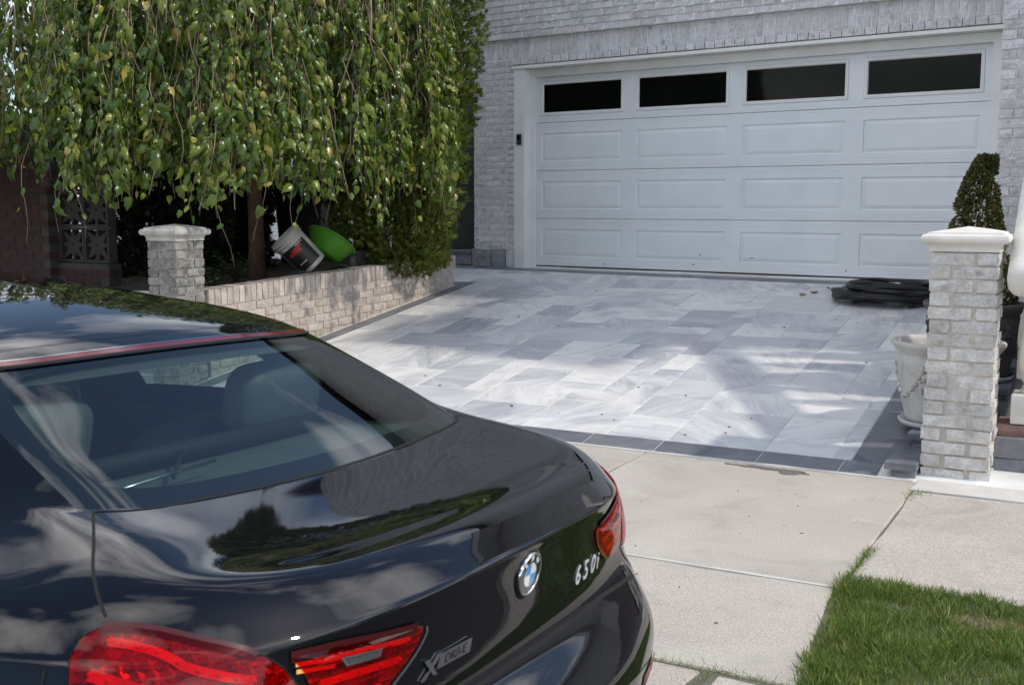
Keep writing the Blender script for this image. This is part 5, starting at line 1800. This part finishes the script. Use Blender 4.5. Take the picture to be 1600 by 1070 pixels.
for q in full_g.f: bmq.faces.new([vs[i] for i in q])
bmesh.ops.remove_doubles(bmq, verts=bmq.verts, dist=1e-4)
bmesh.ops.recalc_face_normals(bmq, faces=bmq.faces)
BV = BVHTree.FromBMesh(bmq)
def snap(p, off=0.0):
    """(u, v, w) -> nearest point on the car's skin (blender local), and its outward normal"""
    co, no, _, _ = BV.find_nearest(Vector(L3(p)))
    if no.dot(co - Vector((co.x * .5 + 1.15, 0, .55))) < 0: no = -no
    return co + no * off, no
# ---- glass
def glass(name, label, mat, i0, i1, j0=0, j1=jT, both=True):
    o = finish(patch(GS, i0, i1, j0, j1, both), name, M[mat], car); is_out(o)
    return o
rw = glass('rear_window', None, 'car_glass', 0, iC0)
# black ceramic band printed round the rear glass, with rounded inner corners
fmb = MB()
def gpt(i, j, s, off=-.003):
    i0 = min(int(i), NPc - 2); j0 = min(int(j), GS.shape[1] - 2); a, b = i - i0, j - j0
    p = (GS[i0, j0] * (1 - a) + GS[i0 + 1, j0] * a) * (1 - b) + (GS[i0, j0 + 1] * (1 - a) + GS[i0 + 1, j0 + 1] * a) * b
    return np.array([p[0], p[1] * s, p[2]])
outer, inner = [], []
I1, J1 = float(iC0), float(jT)
def bord(t):
    """perimeter of the half-window domain: bottom centre -> right corner -> top centre"""
    if t < 1: return (I1 * t, 0.0)
    if t < 2: return (I1, J1 * (t - 1))
    return (I1 * (3 - t), J1)
for k in range(91):
    t = 3 * k / 90
    i, j = bord(t)
    outer.append((i, j))
    # inner outline: superellipse-like inset
    ci, cj = 0.0, J1 * .5
    x = i / I1; y = (j - cj) / (J1 * .5)
    n_ = 5.5
    s_ = (abs(x * 1.0) ** n_ + abs(y) ** n_) ** (1 / n_)
    x, y = x / s_, y / s_
    inner.append((x * I1 * .862, cj + y * J1 * .5 * (.70 if y < 0 else .93)))
for s in (1, -1):
    v, f = [], []
    for (o_, n_) in zip(outer, inner):
        for t in (0, .25, .5, .75, 1):
            p = gpt(o_[0] * (1 - t) + n_[0] * t, o_[1] * (1 - t) + n_[1] * t, s)
            p[2] -= .0035; p[0] += .0025
            v.append(L3(p))
    for k in range(len(outer) - 1):
        for t in range(4):
            a = k * 5 + t
            f.append((a, a + 1, a + 6, a + 5))
    fmb.add(v, f)
finish(fmb, 'window_band', M['frit'], rw)
glass('windscreen', None, 'car_side_glass', iA + 5, NPc - 1)
for s in (1, -1):
    for nm, a, b in (('quarter_window', iQ, iB0), ('door_window', iB1, iA - 3)):
        q = patch(GS, a, b, 0, jT, False)
        if s == -1: q.v = [(x, -y, z) for x, y, z in q.v]; q.f = [tuple(reversed(t)) for t in q.f]
        o = finish(q, nm, M['car_side_glass'], car); is_out(o)
# rubber and bright trim along the side glass
def ribbon(name, pts, w, mat, off=.0010, parent=car, closed=False, sub=14, snapit=True):
    P = cr_curve(pts, sub) if len(pts) > 2 else [np.array(pts[0]) + (np.array(pts[1]) - np.array(pts[0])) * t for t in np.linspace(0, 1, 12)]
    co = [snap(p, off) for p in P]
    v, f = [], []
    for i, (c, n) in enumerate(co):
        d = (co[min(i + 1, len(co) - 1)][0] - co[max(i - 1, 0)][0]).normalized()
        s_ = d.cross(n).normalized() * (w / 2)
        v += [c + s_, c - s_]
    for i in range(len(co) - 1): f.append((2 * i, 2 * i + 1, 2 * i + 3, 2 * i + 2))
    m_ = mesh(name, v, f, True)
    return obj(name, m_, mat, parent)
def both(fn, pts, *a, **k):
    for s in (1, -1): fn(*a[:1], [(p[0], p[1] * s, p[2]) for p in pts], *a[1:], **k)
for s in (1, -1):
    belt = [tuple(GS[i, 0] * np.array([1, s, 1])) for i in range(iQ, iA + 1, 4)]
    ribbon('belt_trim', belt, .016, M['gloss_black'], .003, sub=2)
def gnormal(i, j, s):
    a = gpt(min(i + .5, NPc - 1.01), j, s) - gpt(max(i - .5, 0), j, s)
    if i < .5: a = np.array([0.0, s, 0.0])
    b = gpt(i, min(j + .5, GS.shape[1] - 1.01), s) - gpt(i, max(j - .5, 0), s)
    n = np.cross(a, b); n /= np.linalg.norm(n) + 1e-12
    if n @ (gpt(i, j, s) - np.array([2.2, 0, .6])) < 0: n = -n
    return n
def gstrip(name, mat, path, off, parent=car):
    """ribbon on the greenhouse: path is a list of (i, j0, j1)"""
    mb = MB()
    for s in (1, -1):
        v = []
        for (i, j0, j1) in path:
            for j in (j0, j1): v.append(L3(gpt(i, j, s) + gnormal(i, j, s) * off))
        mb.add(v, [(2 * k, 2 * k + 2, 2 * k + 3, 2 * k + 1)[::s] for k in range(len(path) - 1)])
    return finish(mb, name, M[mat], parent)
# high brake lamp: red strip under the roof's rear edge
def taper(j0, j1, i1):
    out = []
    for i in np.linspace(0, i1, 60):
        k = 1.0 if i < i1 - 5 else max(.1, (i1 - i) / 5)
        m_ = (j0 + j1) / 2
        out.append((i, m_ + (j0 - m_) * k, m_ + (j1 - m_) * k))
    return out
gstrip('brake_lamp', 'brake_strip', taper(jT - .05, jT + .62, 29), .0035)
gstrip('lamp_trim', 'chrome', taper(jT + .66, jT + .76, 29), .0045)
gstrip('lamp_gasket', 'car_gap', taper(jT - .32, jT - .08, 29), .004)
gstrip('roof_joint', 'car_gap', [(i, jT + 3.0, jT + 3.07) for i in np.linspace(0, 30, 60)], .001)
# ---- lining and interior
lin = patch(GS, 0, NPc - 1, jT - 1, GS.shape[1] - 1)
lin.v = [(x, y * .962, z - .020) for x, y, z in lin.v]
lo = finish(lin, 'headliner', M['headliner'], car); is_out(lo)
for (a, b) in ((iC0 - 1, iQ + 1), (iB0, iB1)):
    pl_ = patch(GS, a, b, 0, jT); pl_.v = [(x + .008, y * .965, z - .012) for x, y, z in pl_.v]
    lo = finish(pl_, 'pillar_lining', M['interior_dark'], car); is_out(lo)
tub = MB()
tub.box(.70, 3.7, -.80, .80, .22, .26)
tub.box(.68, .72, -.60, .60, .26, .92)
for s in (1, -1): tub.box(.75, 3.45, s * .74 - .02, s * .74 + .02, .26, .90)
tub.build('cabin_tub', M['interior_dark'], car)
# parcel shelf, roller blind, rear bench
v = []
for i in range(0, iC0 + 1, 3):
    p = gpt(i, 0, 1); v.append(p)
sh = MB()
pts = [(p[0] + .045, p[1] * .95, p[2] - .018) for p in v]
far = [(1.10 + .0 * i, p[1] * .98, .945) for i, p in enumerate(v)]
vv = [L3(p) for p in pts] + [L3(p) for p in far] + [L3(mirror(p)) for p in pts] + [L3(mirror(p)) for p in far]
n = len(pts)
sh.add(vv, [(i, i + 1, n + i + 1, n + i) for i in range(n - 1)] + [(2 * n + i + 1, 2 * n + i, 3 * n + i, 3 * n + i + 1) for i in range(n - 1)])
sh.build('parcel_shelf', M['shelf_cloth'], car)
MB().tube([(.90, -.44, .985), (.90, .44, .985)], .020, 12).build('roller_blind', M['interior_dark'], car, True)
MB().tube([(.72, .42, .990), (.90, .42, .985)], .006, 6).build('blind_arm', M['interior_dark'], car, True)
MB().tube([(.70, .40, .992), (.72, .26, .993), (.74, .1, .992)], .004, 6).build('blind_rod', M['satin_chrome'], car, True)
MB().tube([(.88, .05, .987), (.70, .25, .992)], .005, 6).build('blind_arm', M['interior_dark'], car, True)
def pad(name, u, v_, w, su, sv, sw, mat, tilt=0.0, parent=car, e=.5):
    """upholstered block with rounded corners"""
    vts, f = [], []
    n1, n2 = 20, 28
    for a in range(n1 + 1):
        th = -math.pi / 2 + math.pi * a / n1
        for b in range(n2):
            ph = 2 * math.pi * b / n2
            sp = lambda x: math.copysign(abs(x) ** e, x)
            x, y, z = sp(math.cos(th)) * sp(math.cos(ph)) * su, sp(math.cos(th)) * sp(math.sin(ph)) * sv, sp(math.sin(th)) * sw
            x, z = x * math.cos(tilt) + z * math.sin(tilt), -x * math.sin(tilt) + z * math.cos(tilt)
            vts.append((u + x, -(v_ + y), w + z))
    for a in range(n1):
        for b in range(n2): f.append((a * n2 + b, a * n2 + (b + 1) % n2, (a + 1) * n2 + (b + 1) % n2, (a + 1) * n2 + b))
    return obj(name, mesh(name, vts, f, True), M[mat], parent)
for s in (1, -1):
    pad('rear_seat', 1.22, .36 * s, .66, .12, .30, .33, 'leather', -.30)
    pad('rear_headrest', .98, .36 * s, 1.045, .055, .145, .085, 'leather', -.2)
    pad('front_seat', 2.10, .38 * s, .70, .11, .27, .38, 'leather_dark', -.30)
    pad('front_headrest', 1.94, .38 * s, 1.09, .05, .13, .09, 'leather_dark', -.2)
    pad('seat_cushion', 2.42, .38 * s, .42, .30, .27, .10, 'leather_dark')
pad('bench_cushion', 1.50, 0, .42, .25, .62, .10, 'leather')
pad('dashboard', 3.30, 0, .82, .25, .70, .12, 'interior_dark')
sw_ = MB(); sw_.tube([(2.90 + .05 * math.sin(a), .38 + .18 * math.cos(a), .86 + .18 * math.sin(a)) for a in np.linspace(0, 2 * math.pi, 28)], .014, 8); sw_.build('steering_wheel', M['interior_dark'], car, True)
MB().box(2.955, 2.975, -.12, .12, 1.155, 1.205, .008).build('rear_view_mirror', M['interior_dark'], car)
# ---- shut lines
def mir(pts, s): return [(p[0], p[1] * s, p[2]) for p in pts]
for s in (1, -1):
    ribbon('panel_gap', mir([(.573, .545, 1.011), (.491, .618, .996), (.440, .665, .977), (.393, .700, .957), (.357, .719, .936)], s), .0048, M['car_gap'], .0007)
    ribbon('panel_gap', mir([(.150, .545, .755), (.155, .575, .72), (.16, .62, .685), (.158, .65, .655)], s), .005, M['car_gap'])
    ribbon('panel_gap', mir([(.385, .80, .88), (.375, .832, .78), (.36, .85, .66), (.40, .87, .60), (.60, .905, .56)], s), .004, M['car_gap'])
    ribbon('panel_gap', mir([(2.02, .84, .925), (1.99, .90, .80), (1.97, .905, .60), (1.99, .905, .35)], s), .005, M['car_gap'])
    ribbon('panel_gap', mir([(3.42, .80, .90), (3.40, .89, .78), (3.38, .90, .55), (3.38, .90, .35)], s), .005, M['car_gap'])
    ribbon('panel_gap', mir([(2.0, .905, .34), (2.6, .90, .33), (3.36, .90, .34)], s), .005, M['car_gap'])
    ribbon('panel_gap', mir([(3.6, .60, .955), (3.9, .66, .92), (4.3, .66, .84), (4.6, .60, .78)], s), .005, M['car_gap'])
ribbon('panel_gap', [(.572, -.545, 1.011), (.545, -.50, 1.005), (.520, -.30, .993), (.507, 0, .986), (.520, .30, .993), (.545, .50, 1.005), (.572, .545, 1.011)], .006, M['car_gap'])
ribbon('panel_gap', [(.15, -.60, .655), (.145, -.4, .668), (.135, 0, .672), (.145, .4, .668), (.15, .60, .655)], .010, M['car_gap'], sub=10)
# ---- tail lamps: housing, light guides, lens, gasket
def fill(outline, off, bulge=0.0, shrink=1.0, rings=7, skirt=False):
    """closed outline on the skin -> smooth patch at a height above it"""
    P = [np.array(p, float) for p in outline]
    d = []
    for i in range(len(P)):
        a, b = P[i], P[(i + 1) % len(P)]
        n = max(1, int(np.linalg.norm(b - a) / .012))
        for k in range(n): d.append(a + (b - a) * k / n)
    c = np.mean(d, axis=0)
    v, f = [], []
    N = len(d)
    for r_ in range(rings):
        t = (1 - r_ / rings) * shrink
        h = off + bulge * (1 - (1 - r_ / rings) ** 4)
        for p in d: v.append(snap(c + (p - c) * t, h)[0])
    v.append(snap(c, off + bulge)[0])
    for r_ in range(rings - 1):
        for k in range(N): f.append((r_ * N + k, r_ * N + (k + 1) % N, (r_ + 1) * N + (k + 1) % N, (r_ + 1) * N + k))
    for k in range(N): f.append(((rings - 1) * N + k, (rings - 1) * N + (k + 1) % N, rings * N))
    # face outwards
    a_, b_, c_ = (Vector(v[i]) for i in f[0][:3])
    if (b_ - a_).cross(c_ - a_).dot(snap(d[0])[1]) < 0: f = [t[::-1] for t in f]
    if not skirt: return v, f
    base = len(v)
    for p in d: v.append(snap(c + (p - c) * shrink, -.004)[0])
    for k in range(N): f.append((base + k, base + (k + 1) % N, (k + 1) % N, k))
    return v, f
FEND = [(.354, .727, .918), (.339, .716, .918), (.324, .705, .916), (.289, .683, .909), (.238, .648, .891), (.192, .609, .872), (.186, .599, .870), (.171, .578, .847), (.164, .560, .815), (.166, .553, .765), (.174, .56, .745), (.195, .62, .738), (.24, .71, .742), (.30, .785, .760), (.335, .803, .815), (.351, .790, .866), (.362, .775, .893), (.364, .752, .915)]
LID = [(.166, .568, .862), (.143, .501, .862), (.119, .408, .853), (.111, .342, .847), (.109, .328, .844), (.107, .325, .836), (.105, .338, .815), (.102, .358, .797), (.102, .385, .779), (.105, .41, .765), (.112, .435, .756), (.125, .48, .752), (.140, .525, .757), (.147, .536, .768), (.150, .540, .80), (.158, .552, .835)]
for s in (1, -1):
    for nm, outl in (('fender_tail_lamp', FEND), ('lid_tail_lamp', LID)):
        out = mir(outl, s)
        v, f = fill(out, .0022, .0, .995)
        hs = obj(nm, mesh(nm, v, f, True), M['lamp_red'], car)
        c = np.mean(out, axis=0)
        # bright light-guide bands and LED points inside
        gb = MB()
        if nm == 'fender_tail_lamp':
            bands = [[(.338, .728, .900), (.308, .706, .888), (.264, .680, .870), (.226, .648, .852), (.196, .612, .838)],
                     [(.340, .758, .868), (.300, .732, .850), (.255, .698, .832), (.215, .658, .814), (.185, .615, .80)],
                     [(.325, .775, .832), (.29, .755, .814), (.245, .713, .796), (.205, .658, .778), (.180, .60, .768)]]
            wds = (.013, .017, .014)
        else:
            bands = [[(.152, .53, .846), (.128, .44, .842), (.112, .36, .832)],
                     [(.150, .53, .815), (.13, .46, .812), (.108, .378, .805)],
                     [(.144, .525, .785), (.125, .47, .78), (.11, .42, .776)]]
            wds = (.009, .012, .010)
        for bp, wd in zip(bands, wds):
            q = ribbon('light_guide', mir(bp, s), wd, M['lamp_reflector'], .0034, hs, sub=8)
        ribbon('shade_band', mir(outl[:6] if nm == 'fender_tail_lamp' else outl[:4], s), .016, M['lamp_dark'], .0040, hs, sub=5)
        led = MB()
        for bp in bands:
            for q in cr_curve(mir(bp, s), 2):
                p, n = snap(q, .0038)
                bm = bmesh.new(); bmesh.ops.create_icosphere(bm, subdivisions=1, radius=.0034)
                for w_ in bm.verts: w_.co += p
                led.bm(bm)
        led.build('led_points', M['lamp_led'], hs, True)
        v, f = fill(out, .0060, .0050)
        obj('lens', mesh('lens', v, f, True), M['lamp_lens'], hs)
        ribbon('gasket', out + [out[0]], .0036, M['car_gap'], .0008, hs, sub=6)
    # reversing lamp and amber guide in the lid lamp
    v, f = fill(mir([(.145, .498, .846), (.125, .423, .841), (.129, .427, .829), (.146, .488, .831)], s), .0115, .0, 1.0, 3)
    rv = obj('reversing_lamp', mesh('reversing_lamp', v, f), M['satin_chrome'], car)
    v, f = fill(mir([(.142, .489, .842), (.127, .430, .838), (.129, .433, .831), (.143, .482, .833)], s), .0125, .0, 1.0, 3)
    obj('lamp_slot', mesh('lamp_slot', v, f), M['leather_dark'], rv)
    for dz in (.0, .010):
        ribbon('indicator', mir([(.166, .563, .850 - dz), (.155, .53, .847 - dz), (.147, .504, .844 - dz)], s), .006, M['lamp_amber'], .0050)
    ribbon('lamp_edge', mir([(.109, .322, .844), (.107, .320, .834), (.105, .334, .813), (.102, .354, .795), (.102, .381, .777), (.105, .407, .762), (.112, .434, .753)], s), .0045, M['chrome'], .006, sub=10)
    # rear reflector low on the flank of the bumper
    v, f = fill(mir([(.185, .70, .700), (.215, .745, .705), (.205, .738, .655), (.172, .695, .655)], s), .003, .003, 1.0, 4)
    obj('side_reflector', mesh('side_reflector', v, f, True), M['lamp_red'], car)
    v, f = fill(mir([(.036, .45, .50), (.085, .62, .50), (.09, .62, .465), (.04, .45, .465)], s), .003, .002, 1.0, 4)
    obj('bumper_reflector', mesh('bumper_reflector', v, f, True), M['lamp_red'], car)
    # exhaust
    MB().tube([(.05, s * .52, .30), (.22, s * .52, .30)], [.055, .055], 20, False).build('exhaust_tip', M['satin_chrome'], car, True)
    # mirror, handle, head lamp
    pad('door_mirror', 3.12, .99 * s, 1.0, .07, .11, .075, 'car_paint', 0, car, .7)
    MB().box(3.08, 3.14, min(-.90 * s, -.78 * s), max(-.90 * s, -.78 * s), .955, .975).build('mirror_arm', M['gloss_black'], car)
    p, n = snap((2.15, .91 * s, .80))
    MB().tube([p + n * .012 + Vector((-.10, 0, 0)), p + n * .03, p + n * .012 + Vector((.10, 0, 0))], [.010, .013, .010], 8).build('door_handle', M['car_paint'], car, True)
    v, f = fill(mir([(4.42, .70, .76), (4.60, .66, .72), (4.70, .50, .71), (4.72, .48, .66), (4.62, .70, .66), (4.48, .79, .69)], s), .004, .006)
    hl = obj('head_lamp', mesh('head_lamp', v, f, True), M['gloss_black'], car)
    v, f = fill(mir([(4.84, .03, .70), (4.82, .24, .68), (4.84, .22, .57), (4.87, .04, .56)], s), .004, .004)
    obj('grille', mesh('grille', v, f, True), M['rubber'], car)
# ---- emblem
def frame_at(p, up=Vector((0, 0, 1)), off=0.0):
    c, n = snap(p, off)
    y = (up - n * up.dot(n)).normalized()
    x = y.cross(n)
    m_ = Matrix((x, y, n)).transposed().to_4x4(); m_.translation = c
    return m_
em = bpy.data.objects.new('emblem', None); link(em, car)
em.matrix_local = frame_at((.091, .0, .8405), off=.001)
def disc(name, mat, r0, r1, z0, z1, a0=0.0, a1=2 * math.pi, n=48):
    v, f = [], []
    full = abs(a1 - a0 - 2 * math.pi) < 1e-6
    m_ = n if full else n + 1
    for k in range(m_):
        a = a0 + (a1 - a0) * k / n
        for (r_, z) in ((r0, z0), (r0, z1), (r1, z1), (r1, z0)): v.append((r_ * math.cos(a), r_ * math.sin(a), z))
    for k in range(n):
        q, w_ = k * 4, ((k + 1) % m_) * 4
        for e in range(4): f.append((q + e, w_ + e, w_ + (e + 1) % 4, q + (e + 1) % 4))
    return obj(name, mesh(name, v, f), M[mat], em)
v, f = [], []
prof = [(.0415, -.010), (.0415, .003), (.0405, .0052), (.0385, .006), (.0365, .0055), (.0358, .0038)]
mb = MB()
for (r_, z) in prof:
    for k in range(56): mb.v.append((r_ * math.cos(2 * math.pi * k / 56), r_ * math.sin(2 * math.pi * k / 56), z))
for i in range(len(prof) - 1):
    for k in range(56): mb.f.append((i * 56 + k, i * 56 + (k + 1) % 56, (i + 1) * 56 + (k + 1) % 56, (i + 1) * 56 + k))
mb.build('bezel', M['chrome'], em, True)
MB().lathe([(.0485, -.012), (.0478, -.001), (.0455, .001), (.0418, .001)], 56).build('surround', M['car_paint'], em, True)
disc('roundel_ring', 'badge_black', .0235, .0357, .001, .0040)
disc('roundel_line', 'chrome', .0218, .0236, .001, .0044)
for q in range(4):
    disc('roundel_quarter', 'badge_blue' if q % 2 == 1 else 'badge_white', .00005, .0217, .001, .0042, q * math.pi / 2, (q + 1) * math.pi / 2, 12)
def text(name, body, size, mat, parent, mtx, ext=.0006, shear=0.0, space=1.0, bold=0.0):
    cu = bpy.data.curves.new(name, 'FONT')
    cu.body = body; cu.size = size; cu.extrude = ext; cu.align_x = 'CENTER'; cu.align_y = 'CENTER'
    cu.shear = shear; cu.space_character = space; cu.offset = bold
    cu.resolution_u = 3
    tmp = bpy.data.objects.new(name, cu); COL.objects.link(tmp)
    dg = bpy.context.evaluated_depsgraph_get()
    me = bpy.data.meshes.new_from_object(tmp.evaluated_get(dg))
    bpy.data.objects.remove(tmp, do_unlink=True)
    me.materials.clear(); me.materials.append(M[mat])
    o = bpy.data.objects.new(name, me); link(o, parent)
    o.matrix_local = mtx
    return o
for ch, a in (('B', R(135)), ('M', R(90)), ('W', R(45))):
    m_ = Matrix.Translation((.0296 * math.cos(a), .0296 * math.sin(a), .0042)) @ Matrix.Rotation(a - math.pi / 2, 4, 'Z')
    text('letter', ch, .0135, 'badge_white', em, m_, .0004, 0, 1, .0004)
# ---- badges
def badge(name, body, p, size, shear, rot=0.0, bold=.0008, mat='chrome', space=1.0):
    m_ = frame_at(p, off=.0022) @ Matrix.Rotation(rot, 4, 'Z')
    return text(name, body, size, mat, car, m_, .0009, shear, space, bold)
for k, (ch, v_) in enumerate((('6', .240), ('5', .282), ('0', .324), ('i', .356))):
    badge('badge_letter', ch, (.105, v_, .768), .054 if ch != 'i' else .052, .20, 0, .0003, 'badge_silver')
m_ = frame_at((.105, -.295, .766), off=.002)
xb = bpy.data.objects.new('drive_badge', None); link(xb, car); xb.matrix_local = m_
def bar(pts, name, mat, z0=.0, z1=.003):
    n = len(pts)
    v = [(x, y, z0) for x, y in pts] + [(x, y, z1) for x, y in pts]
    f = [tuple(range(n, 2 * n))] + [(i, (i + 1) % n, n + (i + 1) % n, n + i) for i in range(n)]
    return obj(name, mesh(name, v, f), M[mat], xb)
bar([(-.028, -.016), (-.020, -.016), (.026, .016), (.016, .016)], 'badge_stroke', 'chrome')
bar([(-.022, .015), (-.010, .015), (.012, -.015), (.002, -.015)], 'badge_stroke', 'chrome', .0005, .0034)
bar([(.012, -.008), (.020, .014), (.110, .014), (.103, -.008)], 'badge_plate', 'satin_chrome')
text('badge_word', 'DRIVE', .021, 'badge_black', xb, Matrix.Translation((.061, .003, .0032)), .0003, .25, 1.08, .0004)
# ---- wheels
def wheel(u, s):
    w = bpy.data.objects.new('wheel', None); link(w, car); w.location = (u, -s * .80, .345)
    w.rotation_euler = (0, 0, 0 if s < 0 else math.pi)
    def rings(prof, n=48):
        v, f = [], []
        for (y, r_) in prof:
            for k in range(n): v.append((r_ * math.cos(2 * math.pi * k / n), y, r_ * math.sin(2 * math.pi * k / n)))
        for i in range(len(prof) - 1):
            for k in range(n): f.append((i * n + k, i * n + (k + 1) % n, (i + 1) * n + (k + 1) % n, (i + 1) * n + k))
        return mesh('ring', v, f, True)
    obj('tyre', rings([(-.11, .25), (-.125, .29), (-.115, .33), (-.09, .344), (.09, .344), (.115, .33), (.125, .29), (.11, .25), (-.11, .25)]), M['tyre'], w)
    obj('rim', rings([(-.10, .20), (-.10, .248), (.10, .248), (.115, .243), (.105, .232), (.02, .225), (-.08, .20)]), M['rim_alloy'], w)
    for k in range(5):
        for d in (-.12, .12):
            a = k * 2 * math.pi / 5 + d
            MB().tube([(.04 * math.cos(a), .085, .04 * math.sin(a)), (.14 * math.cos(a), .10, .14 * math.sin(a)), (.235 * math.cos(a), .095, .235 * math.sin(a))], [.020, .015, .013], 6).build('spoke', M['rim_alloy'], w)
    hub = rings([(.06, .05), (.10, .045), (.108, .03), (.109, .002)], 24)
    obj('hub', hub, M['rim_alloy'], w)
    # dark arch liner and painted arch lip
    lv, lf = [], []
    n = 40
    for k in range(n + 1):
        a = R(-18) + R(216) * k / n
        for (r_, y) in ((.352, 0), (.352, .16), (.372, .152), (.385, .150)):
            x_, z_ = r_ * math.cos(a), r_ * math.sin(a)
            lv.append((x_, y - (.0 if r_ < .36 else .0), z_))
    for k in range(n):
        for e in range(3): lf.append((k * 4 + e, (k + 1) * 4 + e, (k + 1) * 4 + e + 1, k * 4 + e + 1))
    obj('arch_lip', mesh('arch_lip', lv, lf, True), M['car_gap'], w)
    return w
for (u, z) in WHEELS:
    for s in (1, -1): wheel(u, s)
MB().box(.25, 4.6, -.70, .70, .185, .215).build('underbody', M['rubber'], car)
